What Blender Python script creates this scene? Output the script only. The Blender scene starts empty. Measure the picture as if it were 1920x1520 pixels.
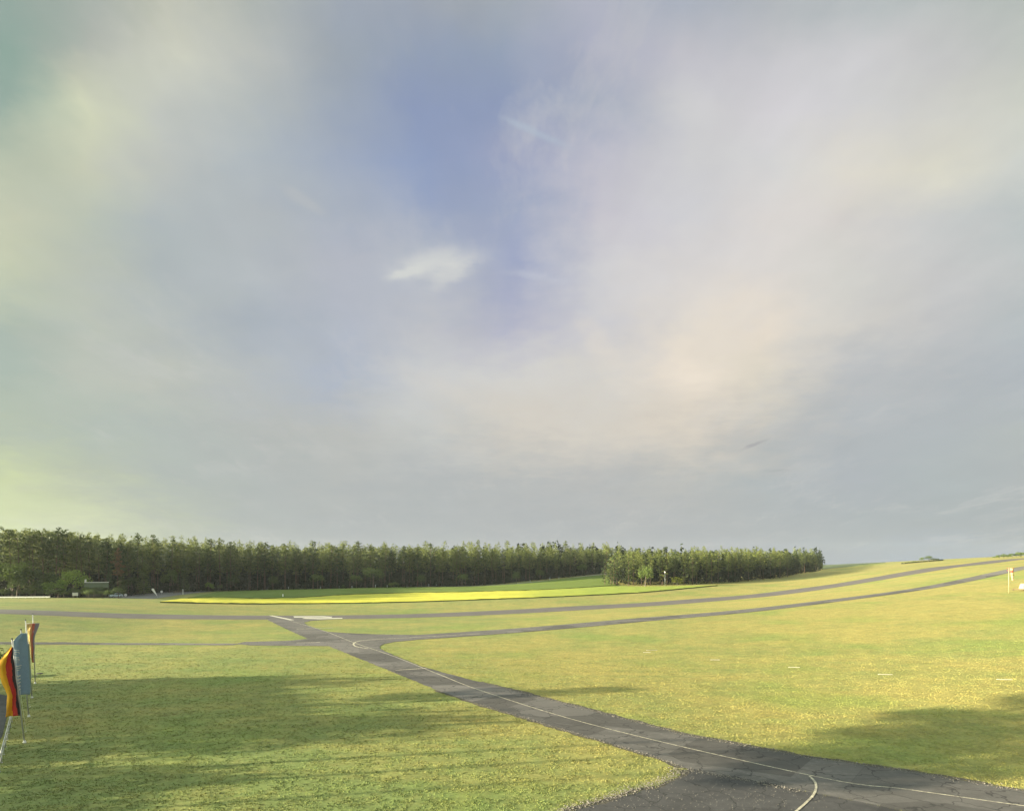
import bpy, bmesh, math, random
import numpy as np
from mathutils import Vector, Matrix, noise as mnoise

random.seed(7); rng = np.random.default_rng(7)
S = bpy.context.scene
COL = S.collection

# ------------------------------------------------------------------ camera
F, CX, HY, CH = 1251.0, 960.0, 1060.0, 14.0      # focal length in photo pixels, principal column, eye level row, eye height
cam_d = bpy.data.cameras.new("camera"); cam = bpy.data.objects.new("camera", cam_d); COL.objects.link(cam)
cam.location = (0, 0, CH); cam.rotation_euler = (math.radians(90), 0, 0)
cam_d.sensor_width = 36; cam_d.sensor_fit = 'HORIZONTAL'; cam_d.lens = 36 * F / 1920
cam_d.shift_y = (HY - 760) / 1920; cam_d.clip_start = .5; cam_d.clip_end = 12000
S.camera = cam
# ------------------------------------------------------------------ colour management
S.view_settings.view_transform = 'Standard'; S.view_settings.look = 'None'
EXPO = 2.15
S.view_settings.exposure = EXPO; S.view_settings.gamma = 1
try:
    S.cycles.max_bounces = 5; S.cycles.diffuse_bounces = 3; S.cycles.transparent_max_bounces = 8
except Exception: pass

def s2l(c):
    return tuple(((v/255)/12.92 if v/255 <= .04045 else ((v/255+.055)/1.055)**2.4) for v in c)

# ------------------------------------------------------------------ sun
SUN_EL = math.radians(10.5)
SH = Vector((.980, .2, 0)).normalized()          # where shadows fall on the ground
sun_dir = Vector((-SH.x*math.cos(SUN_EL), -SH.y*math.cos(SUN_EL), math.sin(SUN_EL)))
sd = bpy.data.lights.new("sun", 'SUN'); sd.energy = 5.0; sd.angle = math.radians(.6); sd.color = (1, .87, .62)
so = bpy.data.objects.new("sun", sd); COL.objects.link(so)
so.rotation_euler = sun_dir.to_track_quat('Z', 'Y').to_euler(); so.location = (-100, -30, 60)

# ------------------------------------------------------------------ world: Nishita sky under a broken sheet of evening cloud
W = bpy.data.worlds.new("World"); S.world = W; W.use_nodes = True
nt = W.node_tree; nt.nodes.clear()
def N(t, **kw):
    n = nt.nodes.new(t)
    for k, v in kw.items(): setattr(n, k, v)
    return n
def L(a, b): nt.links.new(a, b)
def M(op, a, b=None, c=None, clamp=False):
    n = N('ShaderNodeMath', operation=op); n.use_clamp = clamp
    for i, v in enumerate((a, b, c)):
        if v is None: continue
        if isinstance(v, (int, float)): n.inputs[i].default_value = v
        else: L(v, n.inputs[i])
    return n.outputs[0]
def VM(op, a, b=None, sc=None):
    n = N('ShaderNodeVectorMath', operation=op)
    for i, v in enumerate((a, b)):
        if v is None: continue
        if isinstance(v, (tuple, list)): n.inputs[i].default_value = v
        else: L(v, n.inputs[i])
    if sc is not None: n.inputs['Scale'].default_value = sc
    return n.outputs[0]
def MIXC(f, a, b):
    n = N('ShaderNodeMix', data_type='RGBA')
    for s, v in ((n.inputs[0], f), (n.inputs[6], a), (n.inputs[7], b)):
        if isinstance(v, (int, float)): s.default_value = v
        elif isinstance(v, tuple): s.default_value = (*v, 1)
        else: L(v, s)
    return n.outputs[2]
def NOI(vec, scale, detail=3, rough=.5, out=0):
    n = N('ShaderNodeTexNoise'); n.inputs['Scale'].default_value = scale
    n.inputs['Detail'].default_value = detail; n.inputs['Roughness'].default_value = rough
    if vec is not None: L(vec, n.inputs['Vector'])
    return n.outputs[out]
STR = .1
def sk(c):                      # a displayed sky colour as radiance for this strength and exposure
    return tuple(v/(2**EXPO)/STR for v in s2l(c))
sky = N('ShaderNodeTexSky', sky_type='NISHITA'); sky.sun_disc = False
sky.sun_elevation = SUN_EL; sky.sun_rotation = math.atan2(sun_dir.x, sun_dir.y); sky.air_density = 1.2; sky.dust_density = 1.5
tc = N('ShaderNodeTexCoord'); D = tc.outputs['Generated']
sx = N('ShaderNodeSeparateXYZ'); L(D, sx.inputs[0]); dx, dy, dz = sx.outputs
hyp = M('SQRT', M('ADD', M('MULTIPLY', dx, dx), M('MULTIPLY', dy, dy)))
az = M('MINIMUM', M('MAXIMUM', M('ARCTAN2', dx, dy), -.8), .8)      # compass angle from due north of the field
el = M('DIVIDE', dz, M('MAXIMUM', hyp, .02))
U0 = M('TANGENT', az); V0 = M('DIVIDE', el, M('COSINE', az))
# cloud-deck coordinates for the wisps (perspective of a flat deck)
cz = M('ADD', M('MAXIMUM', dz, 0), .16)
cmb = N('ShaderNodeCombineXYZ'); L(M('DIVIDE', dx, cz), cmb.inputs[0]); L(M('DIVIDE', dy, cz), cmb.inputs[1]); cloudv = cmb.outputs[0]
rot = N('ShaderNodeMapping'); rot.inputs['Rotation'].default_value = (0, 0, math.radians(28)); rot.inputs['Scale'].default_value = (1, .36, 1); L(cloudv, rot.inputs[0])
streakv = rot.outputs[0]
wn = NOI(cloudv, 1.6, 6, .58, 1); ws = N('ShaderNodeSeparateXYZ'); L(VM('SUBTRACT', wn, (.5, .5, .5)), ws.inputs[0])
wn2 = NOI(streakv, 3.2, 5, .6, 1); ws2 = N('ShaderNodeSeparateXYZ'); L(VM('SUBTRACT', wn2, (.5, .5, .5)), ws2.inputs[0])
wn3 = NOI(cloudv, 9.0, 7, .65, 1); ws3 = N('ShaderNodeSeparateXYZ'); L(VM('SUBTRACT', wn3, (.5, .5, .5)), ws3.inputs[0])
U0w = M('ADD', U0, M('MULTIPLY', ws3.outputs[0], .11)); V0w = M('ADD', V0, M('MULTIPLY', ws3.outputs[1], .09))
U = M('ADD', U0w, M('ADD', M('MULTIPLY', ws.outputs[0], .17), M('MULTIPLY', ws2.outputs[0], .09)))
V = M('ADD', V0w, M('ADD', M('MULTIPLY', ws.outputs[1], .09), M('MULTIPLY', ws2.outputs[1], .05)))
rows = {
0: "150 168 160,165 172 165,190 192 178,172 178 175,155 163 175,158 165 176,164 171 179,172 175 188,172 178 190,178 182 186,178 184 186,180 186 184,182 188 184",
100: "142 165 155,172 177 169,200 202 188,180 184 182,155 164 175,146 158 180,147 159 180,170 173 190,190 190 198,194 194 198,196 196 198,196 197 196,192 196 190",
200: "150 170 160,204 208 182,188 192 186,176 182 182,156 166 182,139 152 182,141 153 182,163 170 188,200 200 202,204 202 206,203 203 204,208 208 202,204 206 196",
300: "176 186 168,194 198 178,184 188 184,170 178 184,158 168 186,141 155 186,153 160 186,188 188 200,202 202 204,206 206 206,216 212 202,216 214 200,200 203 198",
400: "192 196 174,182 190 178,172 180 182,174 180 184,165 173 187,148 160 188,158 167 190,196 194 202,202 202 206,213 209 206,210 206 202,198 199 198,184 190 190",
500: "192 198 174,182 188 176,170 178 180,178 184 188,178 182 192,174 180 192,155 163 190,202 202 206,214 210 207,214 210 206,204 203 198,194 194 194,184 188 188",
600: "168 181 172,182 188 178,178 184 182,167 175 184,174 180 192,186 188 194,176 178 196,196 196 201,216 210 202,224 214 200,207 204 198,190 191 192,176 183 186",
700: "168 181 172,182 188 178,184 188 180,178 183 184,171 179 193,196 198 200,204 203 200,208 205 200,230 219 204,214 207 193,184 186 188,175 180 184,172 178 184",
800: "176 186 170,174 184 176,174 182 178,176 180 178,182 184 182,192 194 192,204 199 190,206 201 192,210 202 190,186 185 182,173 178 182,172 178 182,174 180 180",
900: "196 206 166,180 188 170,172 180 176,172 178 178,174 178 178,174 178 180,176 179 180,180 181 181,181 182 180,171 177 180,169 175 181,169 177 180,169 175 178",
1000: "204 214 174,201 209 176,178 186 172,170 177 176,168 174 177,168 174 177,168 173 177,168 173 177,168 173 177,167 173 177,165 173 177,164 172 176,164 172 176",
1060: "206 214 178,198 207 176,178 186 174,171 178 177,169 175 178,168 174 178,168 173 178,168 173 178,167 173 179,166 173 180,165 174 182,164 174 183,164 174 183"}
cur = None
py_prev = None
fac = M('ADD', M('MULTIPLY', U, 1/1.7), .5, clamp=True)
for py, txt in sorted(rows.items(), reverse=True):
    cs = [tuple(float(q) for q in a.split()) for a in txt.split(',')]
    r = N('ShaderNodeValToRGB'); r.color_ramp.interpolation = 'LINEAR'
    e = r.color_ramp.elements
    while len(e) > 1: e.remove(e[-1])
    for i, c in enumerate(cs):
        p = ((i*160-960)/F)/1.7 + .5
        el_ = e[0] if i == 0 else e.new(p)
        el_.position = p; el_.color = (*s2l(c), 1)
    L(fac, r.inputs[0])
    if cur is None: cur = r.outputs[0]
    else:
        n = N('ShaderNodeMapRange'); n.interpolation_type = 'LINEAR'; n.clamp = True
        L(V, n.inputs[0]); n.inputs[1].default_value = (HY-py_prev)/F; n.inputs[2].default_value = (HY-py)/F
        cur = MIXC(n.outputs[0], cur, r.outputs[0])
    py_prev = py
cur = VM('SCALE', VM('SUBTRACT', cur, (.016, .018, .022)), sc=1.06/(2**EXPO)/STR)
# fine wisps inside the sheet
st1 = NOI(streakv, 5.5, 7, .62); st2 = NOI(cloudv, 3.0, 8, .6)
br = M('ADD', 1.03, M('MULTIPLY', M('ADD', M('SUBTRACT', st1, .5), M('SUBTRACT', st2, .5)), M('ADD', .06, M('MULTIPLY', V0, .22, clamp=True))))
cur = VM('SCALE', cur); nt.nodes[-1].inputs['Scale'].default_value = 1; L(br, nt.nodes[-1].inputs['Scale'])
# thin fibres of higher cloud drawn across the gap and the lower deck
mk = M('MULTIPLY', NOI(cloudv, 1.3, 2), 1.0); st3 = NOI(VM('ADD', streakv, wn2), 3.6, 10, .66)
q1 = N('ShaderNodeMapRange'); L(st3, q1.inputs[0]); q1.inputs[1].default_value = .5; q1.inputs[2].default_value = .66
q2 = N('ShaderNodeMapRange'); L(mk, q2.inputs[0]); q2.inputs[1].default_value = .44; q2.inputs[2].default_value = .6
cur = MIXC(M('MULTIPLY', M('MULTIPLY', q1.outputs[0], q2.outputs[0]), .3), cur, sk((208, 208, 206)))
# a few named puffs and wisps in the deck: (col,row) of their direction, half sizes, tilt, colour, amount
stf = NOI(VM('ADD', cloudv, wn), 5.5, 8, .6)
for px, py, a, b, tilt, c, amt in (
    (815, 497, 92, 30, 8, (218, 219, 214), .66), (838, 520, 50, 22, 35, (214, 215, 211), .6),(765,512,40,10,14,(214,216,212),.8),
    (1000, 246, 70, 9, -24, (178, 190, 205), .6), (1015, 520, 75, 9, -8, (196, 200, 212), .5),
    (1060, 622, 90, 12, 22, (208, 206, 204), .3), (1118, 645, 60, 26, -48, (224, 216, 206), .45),
    (900, 760, 180, 30, -24, (214, 208, 198), .4), (1330, 600, 110, 60, 40, (236, 225, 208), .45),
    (560, 372, 60, 12, -30, (186, 190, 192), .5), (1415, 832, 26, 4, 20, (160, 160, 164), .7), (1455, 878, 30, 3, 6, (164, 166, 168), .6)):
    du = M('SUBTRACT', U0, (px-960)/F); dv = M('SUBTRACT', V0, (HY-py)/F)
    du = M('ADD', du, M('MULTIPLY', ws2.outputs[0], .06)); dv = M('ADD', dv, M('MULTIPLY', ws2.outputs[1], .035))
    t = math.radians(tilt); ca, sa = math.cos(t), math.sin(t)
    p = M('DIVIDE', M('ADD', M('MULTIPLY', du, ca), M('MULTIPLY', dv, sa)), a/F)
    q = M('DIVIDE', M('SUBTRACT', M('MULTIPLY', dv, ca), M('MULTIPLY', du, sa)), b/F)
    g = M('EXPONENT', M('MULTIPLY', M('ADD', M('MULTIPLY', p, p), M('MULTIPLY', q, q)), -1.0))
    fz = M('ADD', M('MULTIPLY', M('SUBTRACT', stf, .5), 2.2), M('MULTIPLY', M('SUBTRACT', st1, .5), 1.4))
    mr = N('ShaderNodeMapRange'); mr.interpolation_type = 'SMOOTHSTEP'; L(M('ADD', g, M('MULTIPLY', fz, M('POWER', g, .5))), mr.inputs[0]); mr.inputs[1].default_value = .12; mr.inputs[2].default_value = 1.0 if b < 30 else 1.3
    g = M('MULTIPLY', mr.outputs[0], amt)
    cur = MIXC(g, cur, sk(c))
nish = VM('SCALE', sky.outputs[0], sc=.35)
mixed = MIXC(.96, nish, cur)
# the sky round the low sun (outside the picture, behind the left shoulder) is boosted to lift the shade
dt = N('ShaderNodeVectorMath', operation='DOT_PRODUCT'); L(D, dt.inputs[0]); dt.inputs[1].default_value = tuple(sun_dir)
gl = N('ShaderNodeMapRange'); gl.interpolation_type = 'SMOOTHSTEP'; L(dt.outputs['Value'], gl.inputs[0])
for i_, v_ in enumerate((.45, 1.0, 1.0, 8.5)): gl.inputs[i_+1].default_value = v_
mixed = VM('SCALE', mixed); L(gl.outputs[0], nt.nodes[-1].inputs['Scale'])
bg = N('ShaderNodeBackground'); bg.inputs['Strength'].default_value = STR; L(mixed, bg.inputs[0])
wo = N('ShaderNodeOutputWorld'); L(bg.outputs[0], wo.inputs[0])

# ------------------------------------------------------------------ terrain function (thin plate spline through surveyed points)
pts = []
def cp(px, py, Y): pts.append(((px-CX)/F*Y, Y, CH-(py-HY)/F*Y))
for x, y in ((-400,-300),(0,-300),(400,-300),(-250,-60),(-120,-60),(0,-40),(100,-60),(-60,0),(0,0),(40,10),(-120,40),(-60,40),(-20,40),(15,40),(38,42),
             (-75,75),(-40,75),(0,75),(35,70),(-85,110),(-45,112),(0,112),(-64,140),(-25,140)): pts.append((x, y, 0))
pts.append((300, -60, 2)); pts.append((160, 40, 5))
def edge(px, py, A):                      # a point of a straight edge  Y = A + X/2
    Y = A/(1 - .5*(px-CX)/F); cp(px, py, Y)
for px, py in ((0,1142),(200,1149),(400,1153),(505,1153.5),(780,1150.6),(990,1141),(1200,1130),(1390,1116),(1560,1095),(1740,1064.5),(1860,1050.5)): edge(px, py, 226)
for px, py in ((0,1150),(200,1158),(400,1160.5),(642,1160),(780,1157.5),(990,1149),(1200,1137),(1390,1122.5),(1560,1102),(1740,1072),(1860,1056)): edge(px, py, 206)
for px, py in ((780,1190),(990,1176),(1200,1158),(1390,1142.5),(1560,1123),(1740,1098),(1920,1061)): edge(px, py, 144)
for px, py in ((780,1199),(990,1184),(1200,1165.5),(1390,1149),(1560,1129),(1740,1104),(1920,1067.5)): edge(px, py, 135)
cp(1920,1300,68); cp(1920,1400,51.5); cp(1600,1300,73); cp(1600,1220,104)
for px, py, Y in ((0,1121,232),(200,1121,240),(298,1128,226),(530,1130,250),(700,1129,255),(1000,1119.5,270),(1200,1110,290),(1330,1097,328),
                  (640,1112,290),(1010,1103,320),(0,1120,250),(100,1119,262),(200,1118,275),(300,1112,290),(400,1108,325),(500,1106,345),(750,1101,352),(900,1098,372),(1135,1076,420),
                  (1150,1098,328),(1180,1098,331),(1311,1096,338),(1390,1090,365),(1464,1083,417),(1541,1069,560),
                  (1600,1059,600),(1730,1053.5,540),(1860,1048,440),(1920,1046,410),
                  (-300,1118,250),(-600,1100,300)): cp(px, py, Y)
for x, y, z in ((-300,420,14),(-150,480,8),(0,520,14),(150,600,10),(500,300,26),(500,600,24),(700,100,24),(360,150,20),
                (-800,700,12),(0,1000,4),(600,1100,4),(-1200,0,0),(-900,-900,0),(900,-900,0),(1500,200,12),(1500,1500,0),(0,2000,-10),(-1500,1500,-5),(0,-1500,0)):
    pts.append((x, y, z))
P = np.array(pts, float); PX = P[:, :2]/100; n_ = len(P)
def tk(r2): return .5*r2*np.log(r2+1e-9)
K = tk(((PX[:,None]-PX[None])**2).sum(-1)); K += np.eye(n_)*.004
A = np.zeros((n_+3, n_+3)); A[:n_,:n_] = K; A[:n_,n_] = 1; A[:n_,n_+1:] = PX; A[n_,:n_] = 1; A[n_+1:,:n_] = PX.T
w = np.linalg.solve(A, np.concatenate([P[:,2], [0,0,0]]))
def H(x, y):
    x = np.asarray(x, float).ravel()/100; y = np.asarray(y, float).ravel()/100
    out = np.empty(len(x))
    for i in range(0, len(x), 20000):
        a, b = x[i:i+20000], y[i:i+20000]
        r2 = (a[:,None]-PX[None,:,0])**2+(b[:,None]-PX[None,:,1])**2
        out[i:i+20000] = tk(r2)@w[:n_]+w[n_]+w[n_+1]*a+w[n_+2]*b
    r = np.hypot(x, y); k = np.clip((r-16)/10, 0, 1)     # flatten far out
    return out*(1-k)-12*k
def h1(x, y): return float(H([x],[y])[0])
def pY(px, Y): 
    x = (px-CX)/F*Y; return Vector((x, Y, h1(x, Y)))
_Ys = np.concatenate([np.arange(22, 130, .25), np.arange(130, 700, 1.0)])
def pt(px, py, ymin=22):                       # first ground point seen along this direction of view
    k = (px-CX)/F; g = H(k*_Ys, _Ys)-(CH-(py-HY)/F*_Ys)
    idx = np.where((g >= 0) & (_Ys >= ymin))[0]
    if not len(idx): return pY(px, 600)
    i = idx[0]
    if i == 0: Y = _Ys[0]
    else: Y = _Ys[i-1]+(_Ys[i]-_Ys[i-1])*(-g[i-1])/(g[i]-g[i-1])
    return pY(px, float(Y))

# ------------------------------------------------------------------ helpers
def tag(o, label=None, cat=None, group=None, kind=None):
    if label: o['label'] = label
    if cat: o['category'] = cat
    if group: o['group'] = group
    if kind: o['kind'] = kind
    return o
def link(name, me, mats=None, parent=None):
    o = bpy.data.objects.new(name, me); COL.objects.link(o)
    if mats is not None:
        for m in (mats if isinstance(mats, (list, tuple)) else [mats]): me.materials.append(m)
    if parent is not None: o.parent = parent
    return o
def empty(name, loc, rz=0, **kw):
    o = bpy.data.objects.new(name, None); COL.objects.link(o); o.location = loc; o.rotation_euler = (0, 0, rz); o.empty_display_size = .3
    return tag(o, **kw)
def copy_tree(o, parent=None):
    c = o.copy(); COL.objects.link(c)
    if parent is not None: c.parent = parent
    for ch in list(o.children): copy_tree(ch, c)
    return c
def npmesh(name, V_, Fq, smooth=False, mi=None):           # verts (n,3), faces (m,k)
    me = bpy.data.meshes.new(name); V_ = np.asarray(V_, np.float32); Fq = np.asarray(Fq, np.int32)
    me.vertices.add(len(V_)); me.vertices.foreach_set('co', V_.ravel())
    m, k = Fq.shape; me.loops.add(m*k); me.loops.foreach_set('vertex_index', Fq.ravel())
    me.polygons.add(m); me.polygons.foreach_set('loop_start', np.arange(m, dtype=np.int32)*k)
    try: me.polygons.foreach_set('loop_total', np.full(m, k, np.int32))
    except Exception: pass
    if smooth: me.polygons.foreach_set('use_smooth', np.ones(m, bool))
    if mi is not None: me.polygons.foreach_set('material_index', np.asarray(mi, np.int32))
    me.update(); me.validate(); return me
class MB:
    def __init__(s): s.bm = bmesh.new(); s.mi = 0
    def box(s, c, size, rz=0, bev=0, ry=0):
        g = bmesh.ops.create_cube(s.bm, size=1); vs = g['verts']
        mtx = Matrix.Translation(c)@Matrix.Rotation(rz, 4, 'Z')@Matrix.Rotation(ry, 4, 'Y')@Matrix.Diagonal((*size, 1))
        bmesh.ops.transform(s.bm, matrix=mtx, verts=vs)
        for f in {f for v in vs for f in v.link_faces}: f.material_index = s.mi
        if bev:
            es = list({e for v in vs for e in v.link_edges}); bmesh.ops.bevel(s.bm, geom=es, offset=bev, segments=2, affect='EDGES', profile=.5)
        return s
    def tube(s, a, b, r1, r2=None, seg=10):
        a, b = Vector(a), Vector(b); d = b-a; r2 = r1 if r2 is None else r2
        g = bmesh.ops.create_cone(s.bm, cap_ends=True, segments=seg, radius1=r1, radius2=r2, depth=d.length)
        bmesh.ops.transform(s.bm, matrix=Matrix.Translation((a+b)/2)@d.to_track_quat('Z','Y').to_matrix().to_4x4(), verts=g['verts'])
        for f in {f for v in g['verts'] for f in v.link_faces}: f.material_index = s.mi; f.smooth = len(f.verts) == 4
        return s
    def ball(s, c, r, sub=2, sc=(1,1,1)):
        g = bmesh.ops.create_icosphere(s.bm, subdivisions=sub, radius=r)
        bmesh.ops.transform(s.bm, matrix=Matrix.Translation(c)@Matrix.Diagonal((*sc, 1)), verts=g['verts'])
        for f in {f for v in g['verts'] for f in v.link_faces}: f.material_index = s.mi; f.smooth = True
        return s
    def prism(s, poly, y0, y1, rz=0, off=(0,0,0)):       # outline in x,z extruded along y
        vs0 = [s.bm.verts.new((x, y0, z)) for x, z in poly]; vs1 = [s.bm.verts.new((x, y1, z)) for x, z in poly]
        fs = [s.bm.faces.new(vs0), s.bm.faces.new(vs1[::-1])]; n = len(poly)
        for i in range(n): fs.append(s.bm.faces.new((vs0[(i+1)%n], vs0[i], vs1[i], vs1[(i+1)%n])))
        for f in fs: f.material_index = s.mi
        bmesh.ops.transform(s.bm, matrix=Matrix.Translation(off)@Matrix.Rotation(rz, 4, 'Z'), verts=vs0+vs1)
        return s
    def build(s, name, mats, parent=None):
        bmesh.ops.recalc_face_normals(s.bm, faces=s.bm.faces)
        me = bpy.data.meshes.new(name); s.bm.to_mesh(me); s.bm.free(); return link(name, me, mats, parent)

# ------------------------------------------------------------------ materials
def mat(name, col, rough=.7, metal=0, var=.12, vscale=3.0, bump=0, bscale=20, spec=.4, trans=0):
    m = bpy.data.materials.new(name); m.use_nodes = True; t = m.node_tree; b = t.nodes['Principled BSDF']
    b.inputs['Roughness'].default_value = rough; b.inputs['Metallic'].default_value = metal; b.inputs['Specular IOR Level'].default_value = spec
    tcn = t.nodes.new('ShaderNodeTexCoord'); nz = t.nodes.new('ShaderNodeTexNoise'); nz.inputs['Scale'].default_value = vscale; nz.inputs['Detail'].default_value = 5
    t.links.new(tcn.outputs['Object'], nz.inputs['Vector'])
    mx = t.nodes.new('ShaderNodeMix'); mx.data_type = 'RGBA'
    mx.inputs[6].default_value = (*[c*(1-var) for c in col], 1); mx.inputs[7].default_value = (*[min(1, c*(1+var)) for c in col], 1)
    t.links.new(nz.outputs[0], mx.inputs[0]); t.links.new(mx.outputs[2], b.inputs['Base Color'])
    if bump:
        n2 = t.nodes.new('ShaderNodeTexNoise'); n2.inputs['Scale'].default_value = bscale; n2.inputs['Detail'].default_value = 4
        t.links.new(tcn.outputs['Object'], n2.inputs['Vector']); bp = t.nodes.new('ShaderNodeBump'); bp.inputs['Strength'].default_value = bump
        bp.inputs['Distance'].default_value = .05; t.links.new(n2.outputs[0], bp.inputs['Height']); t.links.new(bp.outputs[0], b.inputs['Normal'])
    return m
def nodes_for(m):
    t = m.node_tree
    def n(ty, **kw):
        q = t.nodes.new(ty)
        for k, v in kw.items(): setattr(q, k, v)
        return q
    def l(a, b): t.links.new(a, b)
    def noi(vec, scale, detail=4, rough=.55):
        q = n('ShaderNodeTexNoise'); q.inputs['Scale'].default_value = scale; q.inputs['Detail'].default_value = detail; q.inputs['Roughness'].default_value = rough
        l(vec, q.inputs['Vector']); return q.outputs[0]
    def rng_(x, a, b, c=0., d=1.):
        q = n('ShaderNodeMapRange'); q.clamp = True; l(x, q.inputs[0])
        for i, v in enumerate((a, b, c, d)): q.inputs[i+1].default_value = v
        return q.outputs[0]
    def mix(f, a, b):
        q = n('ShaderNodeMix', data_type='RGBA')
        for s_, v in ((q.inputs[0], f), (q.inputs[6], a), (q.inputs[7], b)):
            if isinstance(v, (int, float)): s_.default_value = v
            elif isinstance(v, tuple): s_.default_value = (*v, 1)
            else: l(v, s_)
        return q.outputs[2]
    def mth(op, a, b=None, clamp=False):
        q = n('ShaderNodeMath', operation=op); q.use_clamp = clamp
        for i, v in enumerate((a, b)):
            if v is None: continue
            if isinstance(v, (int, float)): q.inputs[i].default_value = v
            else: l(v, q.inputs[i])
        return q.outputs[0]
    return t, n, l, noi, rng_, mix, mth
GR_GREEN = (.15, .19, .06); GR_LUSH = (.15, .215, .05); GR_OCHRE = (.285, .248, .078); GR_STRAW = (.34, .31, .13)
def grass_material(name, tuft=False):
    m = bpy.data.materials.new(name); m.use_nodes = True
    t, n, l, noi, rg, mix, mth = nodes_for(m); b = t.nodes['Principled BSDF']
    g = n('ShaderNodeNewGeometry'); pos = g.outputs['Position']
    sep = n('ShaderNodeSeparateXYZ'); l(pos, sep.inputs[0])
    big = noi(pos, .016, 3); mid = noi(pos, .11, 4, .6); sm = noi(pos, .9, 4, .65); fine = noi(pos, 7.0, 3, .7)
    mp = n('ShaderNodeMapping'); mp.inputs['Rotation'].default_value = (0, 0, math.radians(-27)); mp.inputs['Scale'].default_value = (.05, .5, 1); l(pos, mp.inputs[0])
    mow = noi(mp.outputs[0], 1.0, 3, .5)
    # drier on the slope to the right, fresher near the tower and beyond the runway
    slope = rg(sep.outputs[0], -30, 60)
    dry = mth('ADD', mth('MULTIPLY', big, .7), mth('MULTIPLY', mid, .55)); dry = mth('ADD', dry, mth('MULTIPLY', sm, .35))
    dry = mth('ADD', dry, mth('MULTIPLY', mow, .25)); dry = mth('ADD', dry, mth('MULTIPLY', slope, .16))
    near = rg(sep.outputs[1], 62, 36); dry = mth('SUBTRACT', dry, mth('MULTIPLY', near, .10))
    d = rg(dry, .78, 1.12)
    c = mix(d, GR_GREEN, GR_OCHRE)
    lush = rg(noi(pos, .045, 3), .52, .66); c = mix(mth('MULTIPLY', lush, .55), c, GR_LUSH)
    c = mix(mth('MULTIPLY', rg(fine, .55, .8), .55), c, GR_STRAW)
    c = mix(mth('MULTIPLY', rg(noi(pos, 3.0, 5, .75), .5, .3), .22), c, (.075, .10, .03))
    gv = mth('ADD', mth('MULTIPLY', noi(pos, .42, 9, .82), .45), mth('MULTIPLY', noi(pos, 2.6, 5, .85), .55))
    gb = n('ShaderNodeVectorMath', operation='SCALE'); l(c, gb.inputs[0]); l(rg(gv, .36, .64, .58, 1.44), gb.inputs['Scale']); c = gb.outputs[0]
    l(c, b.inputs['Base Color']); b.inputs['Roughness'].default_value = .85; b.inputs['Specular IOR Level'].default_value = .15
    b.inputs['Sheen Weight'].default_value = .0
    if not tuft:
        bn = mth('ADD', mth('MULTIPLY', noi(pos, 2.2, 8, .75), 1.0), mth('MULTIPLY', noi(pos, .35, 3), .8))
        bp = n('ShaderNodeBump'); bp.inputs['Strength'].default_value = .3; bp.inputs['Distance'].default_value = .06
        l(bn, bp.inputs['Height']); l(bp.outputs[0], b.inputs['Normal'])
    return m
M_GRASS = grass_material('mown_grass'); M_TUFT = grass_material('grass_tufts', True)
def asphalt(name, c0, c1, patch=True):
    m = bpy.data.materials.new(name); m.use_nodes = True
    t, n, l, noi, rg, mix, mth = nodes_for(m); b = t.nodes['Principled BSDF']
    pos = n('ShaderNodeNewGeometry').outputs['Position']
    mp = n('ShaderNodeMapping'); mp.inputs['Rotation'].default_value = (0, 0, math.radians(-122)); mp.inputs['Scale'].default_value = (.06, .9, 1); l(pos, mp.inputs[0])
    st = noi(mp.outputs[0], 1.0, 4, .6)
    c = mix(rg(mth('ADD', mth('MULTIPLY', noi(pos, .12, 4), .6), mth('MULTIPLY', st, .6)), .4, .8), c0, c1)
    c = mix(mth('MULTIPLY', rg(noi(pos, .33, 5, .75), .5, .68), .45), c, tuple(v*.5 for v in c0))
    c = mix(mth('MULTIPLY', rg(noi(pos, 1.3, 6, .7), .5, .75), .5), c, tuple(v*1.5 for v in c1))
    if patch:                                   # repair patches laid across the strip
        vr = n('ShaderNodeTexVoronoi'); vr.inputs['Scale'].default_value = .11; vr.feature = 'F1'; vr.distance = 'CHEBYCHEV'
        mq = n('ShaderNodeMapping'); mq.inputs['Rotation'].default_value = (0, 0, math.radians(33)); mq.inputs['Scale'].default_value = (1, 1.2, 0); l(pos, mq.inputs[0]); l(mq.outputs[0], vr.inputs['Vector'])
        sepc = n('ShaderNodeSeparateColor'); l(vr.outputs['Color'], sepc.inputs[0])
        c = mix(mth('MULTIPLY', rg(sepc.outputs[0], .55, .6), .55), c, tuple(v*.55 for v in c0)); c = mix(mth('MULTIPLY', rg(sepc.outputs[1], .7, .75), .4), c, tuple(v*1.25 for v in c1))
        vc = n('ShaderNodeTexVoronoi'); vc.inputs['Scale'].default_value = .35; vc.feature = 'DISTANCE_TO_EDGE'; l(pos, vc.inputs['Vector'])
        wv = n('ShaderNodeVectorMath', operation='ADD'); l(pos, wv.inputs[0]); nn = n('ShaderNodeTexNoise'); nn.inputs['Scale'].default_value = 1.2; l(pos, nn.inputs['Vector']); l(nn.outputs[1], wv.inputs[1]); l(wv.outputs[0], vc.inputs['Vector'])
        c = mix(mth('MULTIPLY', rg(vc.outputs['Distance'], .02, .006), .75), c, (.02, .02, .02))
    c = mix(mth('MULTIPLY', rg(noi(pos, 14, 3, .8), .62, .72), .35), c, (.22, .21, .2))
    l(c, b.inputs['Base Color']); b.inputs['Roughness'].default_value = .82; b.inputs['Specular IOR Level'].default_value = .3
    bp = n('ShaderNodeBump'); bp.inputs['Strength'].default_value = .35; bp.inputs['Distance'].default_value = .02
    l(noi(pos, 18, 4, .7), bp.inputs['Height']); l(bp.outputs[0], b.inputs['Normal'])
    return m
M_ASPH = asphalt('worn_asphalt', (.08, .076, .072), (.135, .126, .12))
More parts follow.
